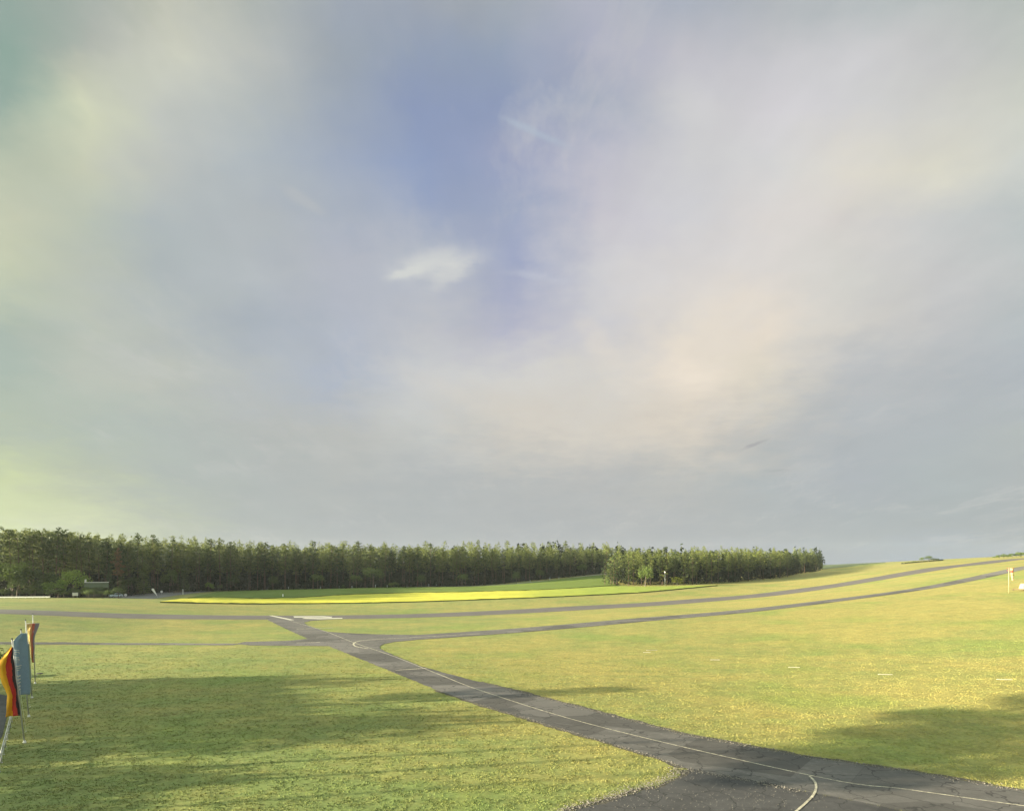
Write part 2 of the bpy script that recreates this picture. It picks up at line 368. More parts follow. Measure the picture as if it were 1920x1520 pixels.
M_APRON = asphalt('dark_asphalt', (.045, .044, .046), (.07, .068, .068))
M_FARASPH = asphalt('runway_asphalt', (.085, .077, .074), (.125, .112, .107), False)
def paint_mat():
    m = bpy.data.materials.new('worn_white_paint'); m.use_nodes = True
    t, n, l, noi, rg, mix, mth = nodes_for(m); b = t.nodes['Principled BSDF']; pos = n('ShaderNodeNewGeometry').outputs['Position']
    c = mix(rg(noi(pos, 2.5, 6, .8), .38, .6), (.62, .57, .42), (.2, .18, .15)); l(c, b.inputs['Base Color']); b.inputs['Roughness'].default_value = .7
    return m
M_PAINT = paint_mat()
M_WHITE = mat('white_paint', (.8, .79, .75), .5, var=.06); M_PAINTFAR = mat('runway_white', (.55, .52, .43), .6, var=.1)
M_GALV = mat('galvanised_steel', (.5, .52, .52), .45, .6, var=.1); M_POLE = mat('flagpole_alloy', (.42, .43, .42), .4, .35, var=.06)
M_DARK = mat('dark_rubber', (.03, .03, .032), .8); M_GLASS = mat('dark_glass', (.03, .04, .05), .12, spec=.8)
M_TRUNKP = mat('pine_bark', (.10, .065, .045), .9, var=.35, vscale=1.2, bump=.5); M_TRUNKD = mat('grey_bark', (.12, .10, .075), .9, var=.3, vscale=2, bump=.5)
def leaf_mat(name, c_lo, c_hi, rnd=.35):
    m = bpy.data.materials.new(name); m.use_nodes = True
    t, n, l, noi, rg, mix, mth = nodes_for(m); b = t.nodes['Principled BSDF']
    pos = n('ShaderNodeNewGeometry').outputs['Position']; oi = n('ShaderNodeObjectInfo').outputs['Random']
    f = mth('ADD', mth('MULTIPLY', noi(pos, .55, 4, .7), 1-rnd), mth('MULTIPLY', oi, rnd)); c = mix(rg(f, .3, .75), c_lo, c_hi)
    l(c, b.inputs['Base Color']); b.inputs['Roughness'].default_value = .65; b.inputs['Specular IOR Level'].default_value = .2
    tr = n('ShaderNodeBsdfTranslucent'); l(c, tr.inputs[0]); mx = n('ShaderNodeMixShader'); mx.inputs[0].default_value = .22
    l(b.outputs[0], mx.inputs[1]); l(tr.outputs[0], mx.inputs[2]); l(mx.outputs[0], t.nodes['Material Output'].inputs[0])
    return m
M_PINE = leaf_mat('pine_needles', (.028, .05, .017), (.15, .175, .045)); M_SPRUCE = leaf_mat('spruce_needles', (.05, .08, .03), (.12, .155, .04))
M_LEAF = leaf_mat('broad_leaves', (.055, .085, .025), (.13, .18, .04)); M_BRIGHT = leaf_mat('fresh_leaves', (.15, .24, .04), (.3, .4, .08))
M_RUST = leaf_mat('rusty_needles', (.12, .07, .035), (.2, .12, .05)); M_SHRUB = leaf_mat('shade_dark_leaves', (.012, .020, .010), (.032, .046, .017))  # M_SHRUB: leaf colour darkened to paint the shade under the crowns
M_BUSHY = leaf_mat('yellow_green_leaves', (.12, .14, .02), (.3, .3, .04))

# ------------------------------------------------------------------ ground: one sheet to the horizon
az_f = np.radians(np.arange(-47, 47.01, .26)); az_b = np.radians(np.linspace(47, 313, 90)[1:-1])
azs = np.concatenate([az_f, az_b]); rad = [3.0]
while rad[-1] < 1300: rad.append(rad[-1]*1.013+.05)
rad = np.array(rad); na, nr = len(azs), len(rad)
AA, RR = np.meshgrid(azs, rad); gx = (np.sin(AA)*RR).ravel(); gy = (np.cos(AA)*RR).ravel(); gz = H(gx, gy)
V_ = np.column_stack([gx, gy, gz]); V_ = np.vstack([V_, [[0, 0, h1(0, 0)]]])
ii = np.arange(na); jj = np.arange(nr-1); I, J = np.meshgrid(ii, jj); I2 = (I+1) % na
Fq = np.column_stack([(J*na+I).ravel(), (J*na+I2).ravel(), ((J+1)*na+I2).ravel(), ((J+1)*na+I).ravel()])[:, ::-1]
cen = np.column_stack([ii, (ii+1)%na, np.full(na, len(V_)-1), np.full(na, len(V_)-1)])
me = npmesh('ground', V_, Fq, True)
ground = link('ground', me, M_GRASS); tag(ground, kind='structure')

# ------------------------------------------------------------------ draped sheets
def resample(poly, step):
    out = []
    for a, b in zip(poly, poly[1:]+poly[:1]):
        n = max(1, int(math.dist(a, b)/step)); out += [(a[0]+(b[0]-a[0])*i/n, a[1]+(b[1]-a[1])*i/n) for i in range(n)]
    return out
def drape(name, poly, off, m, step=3.0, height=0, mside=None, rough=0, jag=0):
    poly = [(p[0], p[1]) for p in poly]
    if jag:
        poly = resample(poly, .7)
        poly = [(x+jag*(mnoise.noise((x*.9, y*.9, 1.3))), y+jag*(mnoise.noise((x*.9, y*.9, 7.7)))) for x, y in poly]
    bm = bmesh.new(); vs = [bm.verts.new((x, y, 0)) for x, y in poly]; f = bm.faces.new(vs)
    if f.normal.z < 0: f.normal_flip()
    bm.normal_update()
    if bm.faces[:][0].normal.z < 0: bmesh.ops.reverse_faces(bm, faces=bm.faces[:])
    xs = [p[0] for p in poly]; ys = [p[1] for p in poly]
    for ax, lo, hi in ((0, min(xs), max(xs)), (1, min(ys), max(ys))):
        k = math.ceil(lo/step)*step
        while k < hi:
            co = (k, 0, 0) if ax == 0 else (0, k, 0); no = (1, 0, 0) if ax == 0 else (0, 1, 0)
            bmesh.ops.bisect_plane(bm, geom=bm.verts[:]+bm.edges[:]+bm.faces[:], plane_co=co, plane_no=no); k += step
    bmesh.ops.triangulate(bm, faces=bm.faces[:])
    zz = H([v.co.x for v in bm.verts], [v.co.y for v in bm.verts])
    if height:
        border = [e for e in bm.edges if e.is_boundary]
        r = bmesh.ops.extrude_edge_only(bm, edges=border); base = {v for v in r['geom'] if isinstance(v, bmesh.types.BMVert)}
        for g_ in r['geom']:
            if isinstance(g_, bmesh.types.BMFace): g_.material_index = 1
        zz = H([v.co.x for v in bm.verts], [v.co.y for v in bm.verts])
        for v, z in zip(bm.verts, zz):
            v.co.z = z-.05 if v in base else z+height+rough*mnoise.noise((v.co.x*.6, v.co.y*.6, 0))
        bmesh.ops.recalc_face_normals(bm, faces=bm.faces[:])
    else:
        for v, z in zip(bm.verts, zz): v.co.z = z+off
    for f in bm.faces: f.smooth = not height
    me = bpy.data.meshes.new(name); bm.to_mesh(me); bm.free()
    o = link(name, me, [m, mside] if mside else m); return tag(o, kind='structure')
def ribbon(line, width):             # polygon outline of a ground line of given width
    Ls, Rs = [], []
    for i, p in enumerate(line):
        a = Vector(line[max(0, i-1)][:2]); b = Vector(line[min(len(line)-1, i+1)][:2]); d = (b-a).normalized(); nn = Vector((-d.y, d.x))*width/2
        q = Vector(p[:2]); Ls.append(tuple(q+nn)); Rs.append(tuple(q-nn))
    return Ls+Rs[::-1]
def pxl(*a): return [tuple(pt(x, y)[:2]) for x, y in a]
def smooth_line(ps, n=8):
    out = []
    for i in range(len(ps)-1):
        p0 = Vector(ps[max(0, i-1)]); p1 = Vector(ps[i]); p2 = Vector(ps[i+1]); p3 = Vector(ps[min(len(ps)-1, i+2)])
        for k in range(n):
            t = k/n; out.append(tuple(.5*((2*p1)+(p2-p0)*t+(2*p0-5*p1+4*p2-p3)*t*t+(3*p1-p0-3*p2+p3)*t**3)))
    return out+[tuple(ps[-1])]
xr = [(-420+i*12) for i in range(70)]
xr = [x for x in xr if x <= 420]
run = [(x, 226+.5*x) for x in xr]+[(x, 206+.5*x) for x in xr[::-1]]
drape('runway', run, .03, M_FARASPH, 4)
# main taxiway from the apron to the runway, with its junctions
main = pxl((2050,1512),(1920,1483),(1698,1444),(1527,1421),(1292,1379),(1100,1329),(900,1279),(790,1249),(735,1227),(714,1217),(711,1212),(720,1207),(740,1203),(780,1199.2))
main += pxl((780,1190),(700,1188.5),(650,1186.5),(615,1184),(600,1180),(575,1171),(570,1167),(582,1163.5),(640,1159.5))
main += pxl((560,1158),(498,1158),(504,1163),(577,1197))
main += pxl((540,1201),(458,1203),(440,1207),(470,1209.5),(560,1210.5),(616,1211),(725,1255),(817,1293),(900,1321),(1100,1381),(1230,1420),(1284,1440))
main += pxl((1400,1462),(1560,1492),(1700,1521),(1800,1545),(2100,1600))
drape('main_taxiway', main, .036, M_ASPH, 2.5, jag=.22)
drape('apron', pxl((2110,1580),(1800,1543),(1700,1519),(1560,1490),(1400,1460),(1284,1438),(1290,1447),(1275,1459),(1240,1474),(1180,1491),(1100,1514),(1000,1550),(900,1620),(1500,1800),(2200,1800)), .030, M_APRON, 2.5, jag=.35)
x0 = pt(780, 1195).x
xs = [x0-1+i*8 for i in range(36)]; xs = [x for x in xs if x < 230]
drape('parallel_taxiway', [(x, 144+.5*x) for x in xs]+[(x, 135+.5*x) for x in xs[::-1]], .042, M_ASPH, 3)
drape('grass_strip_path', ribbon(pxl((-60,1204.5),(120,1205.5),(300,1207),(445,1207.6)), 2.6), .03, M_ASPH, 3, jag=.3)
drape('car_park', pxl((-220,1296),(-20,1297),(14,1304),(16,1330),(4,1380),(-40,1440),(-420,1520)), .03, M_APRON, 3)
M_GRAVEL = mat('gravel_path', (.3, .28, .23), .9, var=.25, vscale=.8)
drape('farm_path', ribbon([tuple(pt(x, y, 235)[:2]) for x, y in ((400,1106.5),(500,1104.5),(640,1102.5),(780,1100),(968,1093.5),(1060,1085),(1139,1075.5))], 3.2), .05, M_GRAVEL, 4)
drape('access_road', pxl((190,1120.5),(285,1122.5),(330,1116),(372,1111),(405,1107.5),(404,1105.5),(360,1107),(300,1110.5),(235,1115)), .05, mat('grey_road', (.17, .165, .16), .85, var=.15, vscale=.5), 4)
M_SOIL = mat('bare_soil', (.07, .062, .048), .95, var=.5, vscale=2.5, bump=.8, bscale=9)
drape('soil_verge', ribbon(pxl((2050,1511),(1920,1482),(1698,1443),(1527,1420),(1292,1378),(1100,1328),(900,1278)), .75), .026, M_SOIL, 2, jag=.45)
drape('soil_verge', ribbon(pxl((817,1294),(900,1322),(1100,1382),(1230,1421),(1278,1440)), .5), .026, M_SOIL, 2, jag=.4)
drape('soil_verge', ribbon(pxl((1286,1444),(1284,1452),(1271,1460),(1236,1474),(1178,1491),(1098,1514),(1000,1548)), .9), .026, M_SOIL, 2, jag=.5)
# painted markings
cl = pxl((2080,1531),(1920,1511),(1700,1480),(1520,1454),(1100,1356),(900,1294),(820,1263),(740,1231),(662,1204),(600,1180),(545,1164))
drape('taxiway_centreline', ribbon(smooth_line(cl, 6), .13), .05, M_PAINT, 6)
lead = pxl((1518,1455),(1528,1466),(1530,1478),(1524,1492),(1508,1508),(1488,1525),(1440,1560))
drape('apron_lead_in_line', ribbon(smooth_line(lead, 6), .15), .05, M_PAINT, 6)
lead2 = pxl((690,1216),(668,1212),(663,1207),(672,1202),(700,1199),(740,1196.8),(800,1193.5),(900,1188))
drape('taxiway_lead_in_line', ribbon(smooth_line(lead2, 6), .32), .056, M_PAINT, 6)
drape('holding_line', ribbon(pxl((742,1256.5),(800,1252.5)), .3), .05, M_PAINT, 6)
drape('holding_line', ribbon(pxl((556,1179),(625,1177)), .5), .05, M_PAINT, 6)
drape('branch_line', ribbon(pxl((556,1205),(600,1204)), .4), .05, M_PAINT, 6)
# runway threshold bar and number, as painted on the strip
drape('threshold_bar', pxl((504,1153.8),(511,1153.8),(552,1162),(544,1162.6)), .06, M_PAINTFAR, 6)
drape('runway_number', pxl((550,1155.2),(606,1155),(624,1156),(620,1157.6),(600,1157),(552,1157.4)), .06, M_PAINTFAR, 6)
drape('runway_number', pxl((566,1159.6),(572,1158),(600,1158.6),(642,1158),(642,1159.6),(600,1160.6)), .06, M_PAINTFAR, 6)
# crops
def crop_mat(name, c0, c1, c2):
    m = bpy.data.materials.new(name); m.use_nodes = True
    t, n, l, noi, rg, mix, mth = nodes_for(m); b = t.nodes['Principled BSDF']; pos = n('ShaderNodeNewGeometry').outputs['Position']
    c = mix(rg(noi(pos, .035, 4, .6), .38, .62), c0, c1); c = mix(mth('MULTIPLY', rg(noi(pos, .8, 4, .7), .5, .7), .5), c, c2)
    sep = n('ShaderNodeSeparateXYZ'); l(pos, sep.inputs[0]); c = mix(rg(mth('ADD', sep.outputs[0], mth('MULTIPLY', noi(pos, .05, 3), 50)), 15, 55), c, c2)
    l(c, b.inputs['Base Color']); b.inputs['Roughness'].default_value = .9; b.inputs['Specular IOR Level'].default_value = .1
    bp = n('ShaderNodeBump'); bp.inputs['Strength'].default_value = .8; bp.inputs['Distance'].default_value = .25
    l(noi(pos, 1.2, 5, .7), bp.inputs['Height']); l(bp.outputs[0], b.inputs['Normal']); return m
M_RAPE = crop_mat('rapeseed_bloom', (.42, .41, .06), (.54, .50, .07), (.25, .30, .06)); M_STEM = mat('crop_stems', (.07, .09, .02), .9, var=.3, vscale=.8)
rape = [tuple(pt(x, y, 200)[:2]) for x, y in ((300,1129.5),(400,1131.5),(530,1132),(700,1130.5),(800,1128),(900,1124.5),(1000,1121),(1100,1116.5),(1200,1111.5),(1290,1103),(1345,1098),
        (1311,1098.6),(1180,1100.5),(1155,1099.5),(1080,1104),(1010,1107.5),(900,1110.5),(780,1112.5),(640,1117),(560,1122),(480,1123.5),(400,1121.5),(340,1123.5))]
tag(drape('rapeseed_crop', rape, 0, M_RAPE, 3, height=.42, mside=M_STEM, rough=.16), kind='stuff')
M_WHEAT = crop_mat('green_wheat', (.105, .15, .03), (.145, .19, .04), (.125, .17, .035)); 
wheat = [tuple(pt(x, y, 200)[:2]) for x, y in ((352,1122),(400,1120.6),(480,1122.6),(560,1121),(640,1116),(780,1111.6),(900,1109.6),(1010,1106.6),(1080,1103),(1155,1098),(1150,1090),(1139,1078),(968,1095.5),(780,1102),(640,1104.5),(500,1107),(420,1110))]
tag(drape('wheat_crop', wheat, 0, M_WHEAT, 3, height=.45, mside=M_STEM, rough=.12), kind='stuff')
far = [tuple(pY(x, Y)[:2]) for x, Y in ((1535,575),(1570,575),(1610,590),(1660,600),(1660,900),(1500,900))]
drape('far_meadow', far, .1, mat('dark_meadow', (.07, .10, .04), .9, var=.2, vscale=.05), 12)

#@@PART2@@
# ------------------------------------------------------------------ foliage
def quads(C, size, out=None, up=.0):           # random leaf-clump faces round centres C (n,3); out = outward directions
    n = len(C); nrm = rng.normal(size=(n, 3)); nrm /= np.linalg.norm(nrm, axis=1)[:, None]
    if out is not None: nrm = nrm+out*1.1; nrm /= np.linalg.norm(nrm, axis=1)[:, None]
    a = np.cross(nrm, rng.normal(size=(n, 3))); a /= np.linalg.norm(a, axis=1)[:, None]; b = np.cross(nrm, a)
    s = size*rng.uniform(.55, 1.35, (n, 1)); t = s*rng.uniform(.4, .8, (n, 1))
    k = rng.uniform(.2, 1, (n, 4, 1))
    V_ = np.stack([C+a*s*k[:,0]*1.2, C+b*t*k[:,1]*1.4, C-a*s*k[:,2]*1.2, C-b*t*k[:,3]*1.4], 1)
    return V_.reshape(-1, 3)
def clump(c, rx, rz, n, size):
    d = rng.normal(size=(n, 3)); d /= np.linalg.norm(d, axis=1)[:, None]
    r = rng.uniform(.35, 1.0, (n, 1))**.5
    return quads(np.array(c)+d*r*np.array([rx, rx, rz]), size, d)
def fmesh(name, parts):
    V_ = np.vstack(parts); return npmesh(name, V_, np.arange(len(V_)).reshape(-1, 4))
def trunk_mesh(name, Ht, r0, bend=.4, limbs=(), top=.95):
    b = MB(); prev = Vector((0, 0, -.4)); nseg = 6; ph = rng.uniform(0, 6.28)
    pts_ = [prev]+[Vector((math.cos(ph)*bend*(i/nseg)**2, math.sin(ph)*bend*(i/nseg)**2, Ht*top*i/nseg)) for i in range(1, nseg+1)]
    for i in range(nseg):
        f0, f1 = 1-i/nseg*.8, 1-(i+1)/nseg*.8
        b.tube(pts_[i], pts_[i+1], r0*f0*(1.25 if i == 0 else 1), r0*f1, 7)
    for z, an, ln in limbs:
        q = pts_[0].lerp(pts_[-1], z/(Ht*top)); q.z = z
        b.tube(q, q+Vector((math.cos(an)*ln, math.sin(an)*ln, ln*.35)), r0*.22, r0*.08, 5)
    bmesh.ops.recalc_face_normals(b.bm, faces=b.bm.faces); me = bpy.data.meshes.new(name); b.bm.to_mesh(me); b.bm.free(); return me
def pine_parts(Ht=20., start=.45, R=2.3, nq=900):
    cs, limbs = [], []; nc = rng.integers(20, 27); shape = rng.uniform(1.1, 3.6)
    for i in range(nc):
        f = start+(1-start)*(i+rng.uniform(0, .8))/nc; an = i*2.4+rng.uniform(-.5, .5)
        ff = (f-start)/(1-start); prof = min(1, .5+2*ff)*math.sqrt(max(.05, 1-ff**shape))
        r = R*prof*rng.uniform(.45, 1.0); z = f*Ht
        q_ = .35+.65*min(1, prof*1.3); cs.append(((math.cos(an)*r, math.sin(an)*r, z), rng.uniform(.75, 1.45)*q_, rng.uniform(.38, .75)*(.6+.4*q_))); limbs.append((z-.5, an, r))
    cs.append(((0, 0, Ht*.985), .28, .6)); cs.append(((0, 0, Ht*.945), .5, .7)); cs.append(((0, 0, Ht*.9), .75, .8))
    tot = sum(c[1]**2 for c in cs); parts = [clump(c, a, b, max(8, int(nq*a*a/tot)), .33) for c, a, b in cs]
    return parts, limbs[::2]
def spruce_parts(Ht=14., R=2.4, nq=900):
    parts = []; nl = 16
    for i in range(nl):
        f = .06+.92*i/nl; r = R*(1-f)**.85+.12; n = int(nq*(r/R)/nl*1.9)+6
        an = rng.uniform(0, 6.28, n); rr = r*rng.uniform(.25, 1.05, n); jag = 1+.18*np.sin(an*7+i)
        C = np.column_stack([np.cos(an)*rr*jag, np.sin(an)*rr*jag, f*Ht+.55*(1-rr/r)+rng.normal(0, .12, n)])
        parts.append(quads(C, .34, np.column_stack([np.cos(an), np.sin(an), np.full(n, .3)])))
    return parts
def broad_parts(Ht=10., R=4., zc=.6, nq=1300, size=.3, low=.18):
    parts = []; cs = []; n = 26
    for i in range(n):
        d = rng.normal(size=3); d /= np.linalg.norm(d); d[2] = abs(d[2])*1.0-.25*(rng.random() < .45)
        r = rng.uniform(.55, .9); c = (d[0]*R*r, d[1]*R*r, Ht*(low+(1-low)*.42)+d[2]*Ht*(1-low)*.5*r)
        cs.append((c, R*rng.uniform(.24, .42), Ht*rng.uniform(.09, .16)))
    tot = sum(c[1]**2 for c in cs)
    for c, a, b in cs: parts.append(clump(c, a, b, max(10, int(nq*a*a/tot)), size))
    return parts
tree_protos = {}
def proto(key, trunk_me, crown_me, mt, mc):
    trunk_me.materials.append(mt); crown_me.materials.append(mc); tree_protos[key] = (trunk_me, crown_me)
pine_cache = []
for i in range(10):
    p, l = pine_parts(20, (.38, .46, .34, .42, .5, .36, .4, .52, .44, .33)[i], (2.1, 2.8, 2.3, 1.9, 2.6, 3.0, 2.0, 2.9, 2.4, 2.2)[i]); pine_cache.append(p)
    proto(('pine', i), trunk_mesh('trunk', 20, .21, .5, l), fmesh('crown', p), M_TRUNKP, M_PINE)
for i in range(4):
    p, l = pine_parts(18, (.16, .22, .1, .2)[i], (2.6, 3.0, 2.4, 2.8)[i], 950)
    proto(('fullpine', i), trunk_mesh('trunk', 18, .22, .5, l), fmesh('crown', p), M_TRUNKP, M_PINE)
for i in range(3): proto(('spruce', i), trunk_mesh('trunk', 14, .2, .1), fmesh('crown', spruce_parts(14, (2.5, 2.1, 2.9)[i])), M_TRUNKD, M_SPRUCE)
for i in range(3): proto(('broad', i), trunk_mesh('trunk', 7, .28, .3, ((3, .5, 1.8), (3.6, 2.6, 1.8), (4.2, 4.6, 1.7))), fmesh('crown', broad_parts(10, (4., 3.6, 4.4)[i])), M_TRUNKD, M_LEAF)
for i in range(3): proto(('bush', i), trunk_mesh('trunk', 1.6, .08, .1), fmesh('crown', broad_parts(3, 1.7, nq=700, size=.16, low=.02)), M_TRUNKD, M_LEAF)
p_, l_ = pine_parts(20, .66, 2.6, 1300); proto(('highpine', 0), trunk_mesh('trunk', 20, .10, .4, l_), fmesh('crown', p_), M_TRUNKP, M_PINE)
p_, l_ = pine_parts(20, .42, 2.2); proto(('rust', 0), trunk_mesh('trunk', 20, .21, .4, l_), fmesh('crown', p_), M_TRUNKP, M_RUST)
proto(('fresh', 0), trunk_mesh('trunk', 7, .28, .3, ((3, .5, 1.8), (3.6, 2.6, 1.8))), fmesh('crown', broad_parts(10, 4.2, nq=1700, low=.05)), M_TRUNKD, M_BRIGHT)
proto(('freshbush', 0), trunk_mesh('trunk', 1.6, .08, .1), fmesh('crown', broad_parts(3, 1.8, nq=800, size=.17, low=.0)), M_TRUNKD, M_BRIGHT)
proto(('yellowbush', 0), trunk_mesh('trunk', 1.6, .08, .1), fmesh('crown', broad_parts(3, 1.8, nq=800, size=.17, low=.0)), M_TRUNKD, M_BUSHY)
HB = {'highpine': 20, 'pine': 20, 'fullpine': 18, 'spruce': 14, 'broad': 10, 'bush': 3, 'rust': 20, 'fresh': 10, 'freshbush': 3, 'yellowbush': 3}
def tree(name, key, loc, height, label, cat, group=None, wide=1.0, rz=None):
    r = empty(name, loc, rng.uniform(0, 6.28) if rz is None else rz, label=label, cat=cat, group=group); s = height/HB[key[0]]
    r.scale = (s*wide, s*wide, s)
    for nm, me in zip(('trunk', 'crown'), tree_protos[key]): link(nm, me, None, r)
    return r
def interp(tab, x): return float(np.interp(x, [t[0] for t in tab], [t[1] for t in tab]))
FY = [(-700,300),(-300,262),(-100,246),(-30,238),(100,249),(200,268),(300,298),(400,328),(500,348),(750,356),(900,376),(1060,405),(1135,425),(1200,445),(1560,640)]
TOPY = [(-700,985),(0,984),(60,987),(110,990),(150,1001),(200,1004),(300,1010),(400,1015),(500,1021),(700,1022),(1000,1022),(1150,1024),(1190,1032),(1230,1038),(1560,1056)]
CY = [(1140,331),(1180,334),(1311,342),(1390,368),(1464,421),(1530,525),(1541,563)]
CT = [(1140,1040),(1165,1031),(1224,1032),(1289,1029),(1333,1027),(1442,1029),(1500,1031),(1522,1033),(1532,1038),(1537,1045),(1541,1053)]
count = 0
HILLG = 'tall pines on the wooded slope at the left'; MIDG = 'pines in the front rows of the long wood behind the fields'; CLG = 'pines of the grove at the top of the rapeseed strip'
def row_px(a, b, Yf, sp):
    px = a
    while px < b:
        Y = Yf(px); yield px+rng.uniform(-.7, .7)*sp*F/Y, Y+rng.uniform(-.35, .35)*sp; px += sp*F/Y
mass = []
def mass_pine(loc, Ht, wide=1.0, frac=.5):
    p = pine_cache[rng.integers(0, 10)]; V_ = np.vstack(p).reshape(-1, 4, 3); n = int(len(V_)*frac); V_ = V_[rng.permutation(len(V_))[:n]].reshape(-1, 3)
    s = Ht/20; a = rng.uniform(0, 6.28); c, s_ = math.cos(a), math.sin(a)
    V_ = V_@np.array([[c, s_, 0], [-s_, c, 0], [0, 0, 1]]); mass.append(V_*np.array([s*wide, s*wide, s])*1.0+np.array(loc))
def height_for(px, Y, tab, dy):
    g = pY(px, Y); top = CH-(interp(tab, px)+dy-HY)/F*Y; return g, top-g.z
for r_, (dY, sp, dy) in enumerate(((0, 4.9, 12), (5.5, 4.5, 4))):
    for px, Y in row_px(-25, 1150, lambda q: interp(FY, q)+dY, sp):
        g, Ht = height_for(px, Y, TOPY, dy+(rng.uniform(-4, 9) if rng.random() > .25 else rng.uniform(-14, -6))); Ht = min(27, max(13, Ht))
        if count >= 205: mass_pine(g, Ht, 1.1, 1); continue
        left = px < 420; grp = HILLG if left else MIDG
        lab = 'tall pine with dark crown on the wooded slope at the left' if left else 'pine with bare reddish trunk at the front of the long wood behind the fields'
        tree('pine_tree', ('pine', int(rng.integers(0, 10))), g, Ht, lab, 'tree', grp, rng.uniform(.8, 1.35)); count += 1
cl = 0
for r_, (dY, sp, dy) in enumerate(((0, 4.6, 9), (6, 4.6, 3))):
    for px, Y in row_px(1141, 1541, lambda q: interp(CY, q)+dY, sp):
        g, Ht = height_for(px, Y, CT, dy+rng.uniform(-4, 5)); Ht = min(22, max(6, Ht))
        if count+cl >= 299: mass_pine(g, Ht); continue
        tree('pine_tree', ('fullpine' if (px < 1340 and rng.random() < .75) else 'pine', int(rng.integers(0, 4))), g, Ht,
             'pine with warm green crown in the grove at the top of the rapeseed strip', 'tree', CLG, rng.uniform(.9, 1.25)); cl += 1
for k in range(10):
    for px, Y in row_px(-700, 1330, lambda q: interp(FY, q)+10+k*7, 5.0):
        if k > 3 and rng.random() < .25: continue
        g, Ht = height_for(px, Y, TOPY, rng.uniform(2, 12) if (em := rng.random() > .22) else rng.uniform(-9, 0)); mass_pine(g, min(27 if px > 0 else 14, max(10, Ht)), rng.uniform(1.1, 1.7) if em else .85, .5)
for px, Y in row_px(-700, -25, lambda q: interp(FY, q), 5): g, Ht = height_for(px, Y, TOPY, 5); mass_pine(g, min(13, Ht))
for k in range(7):
    for px, Y in row_px(1150, 1541, lambda q: interp(CY, q)+12+k*6, 5.4):
        g, Ht = height_for(px, Y, CT, rng.uniform(1, 9) if (em := rng.random() > .25) else rng.uniform(-6, 0)); mass_pine(g, min(22, max(6, Ht)), 1.35 if em else .85, .7)
o = link('forest', fmesh('forest', mass), M_PINE); tag(o, label='deep mass of pine crowns filling the wood behind its front rows', cat='forest', kind='stuff')
# undergrowth, its leaf colour darkened to give the shade low in the wood
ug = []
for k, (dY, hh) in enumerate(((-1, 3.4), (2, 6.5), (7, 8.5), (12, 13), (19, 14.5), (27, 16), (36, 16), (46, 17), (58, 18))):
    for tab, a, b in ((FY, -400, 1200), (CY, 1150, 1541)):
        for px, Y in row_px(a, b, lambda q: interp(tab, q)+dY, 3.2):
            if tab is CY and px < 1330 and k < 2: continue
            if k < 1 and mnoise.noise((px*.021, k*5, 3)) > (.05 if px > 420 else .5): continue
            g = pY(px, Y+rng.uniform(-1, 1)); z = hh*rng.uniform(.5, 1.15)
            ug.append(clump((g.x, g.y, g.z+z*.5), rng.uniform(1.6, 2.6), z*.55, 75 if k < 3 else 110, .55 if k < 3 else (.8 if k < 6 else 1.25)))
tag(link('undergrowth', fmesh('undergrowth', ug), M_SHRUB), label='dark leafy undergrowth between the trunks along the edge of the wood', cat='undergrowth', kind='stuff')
M_FLOOR = mat('needle_litter', (.026, .026, .016), .95, var=.3, vscale=.3)
fl = [tuple(pY(x, interp(FY, x)-1)[:2]) for x in range(-600, 1321, 60)]+[tuple(pY(x, interp(FY, x)+500)[:2]) for x in range(1320, -601, -60)]
drape('forest_floor', fl, .12, M_FLOOR, 9)
# broadleaf trees mixed into its front
for px, hh, wd in ((-8,14,1.1),(24,15,1.1),(58,12,1.2),(92,10,1.2),(248,9,1.1),(318,11,1.0),(436,9,1.1),(512,8,1.1),(596,9,1.1),(668,8,1.2),(790,7,1.2),(866,8,1.1),(1012,7,1.2),(1092,8,1.1)):
    tree('broadleaf_tree', ('broad', int(rng.integers(0, 3))), pY(px, interp(FY, px)-2.5), hh, 'dark broadleaf tree filling out the front edge of the wood below the pines', 'tree', 'broadleaf trees along the front of the wood', wd)
# trees that stand apart from the wood
def T(name, key, px, py, top, label, cat='tree', wide=1, group=None, ymin=120):
    g = pt(px, py, ymin); lim = (interp(CY, px) if px > 1141 else interp(FY, px))-5
    if g.y > lim: g = pY(px, lim)
    h_ = g.z-(CH-(py-HY)/F*g.y)
    return tree(name, key, g, (py-top)*g.y/F, label, cat, group, wide)
T('broadleaf_tree', ('fresh', 0), 138, 1119, 1057, 'bright green round-topped tree, the largest in front of the wooded slope', wide=1.0)
T('broadleaf_tree', ('freshbush', 0), 103, 1119, 1078, 'small bright green tree left of the large round-topped one', wide=.8)
T('broadleaf_tree', ('broad', 0), 32, 1118, 1072, 'darker green broadleaf tree at the far left edge in front of the slope', wide=1.0)
T('broadleaf_tree', ('broad', 1), 66, 1119, 1084, 'low dark broadleaf tree between the far left tree and the small bright one', wide=1.1)
T('spruce_tree', ('spruce', 0), 205, 1118, 1054, 'slim pointed spruce, left one of the pair behind the pale parked car')
T('spruce_tree', ('spruce', 1), 227, 1117, 1050, 'slim pointed spruce, right one of the pair behind the pale parked car')
T('spruce_tree', ('spruce', 2), 270, 1115, 1046, 'broad spruce standing alone where the grey road enters the wood')
T('spruce_tree', ('spruce', 0), 345, 1106, 1040, 'tall spruce at the edge of the wood above the low wooden fence')
tree('dead_pine', ('rust', 0), *(lambda g: (g, (1092-1000)*g.y/F))(pY(221, 268)), 'pine with rust-brown dying crown rising above the slope', 'tree')
T('shrub', ('freshbush', 0), 392, 1106, 1086, 'pale green shrub at the start of the gravel path by the wood', 'shrub', .7)
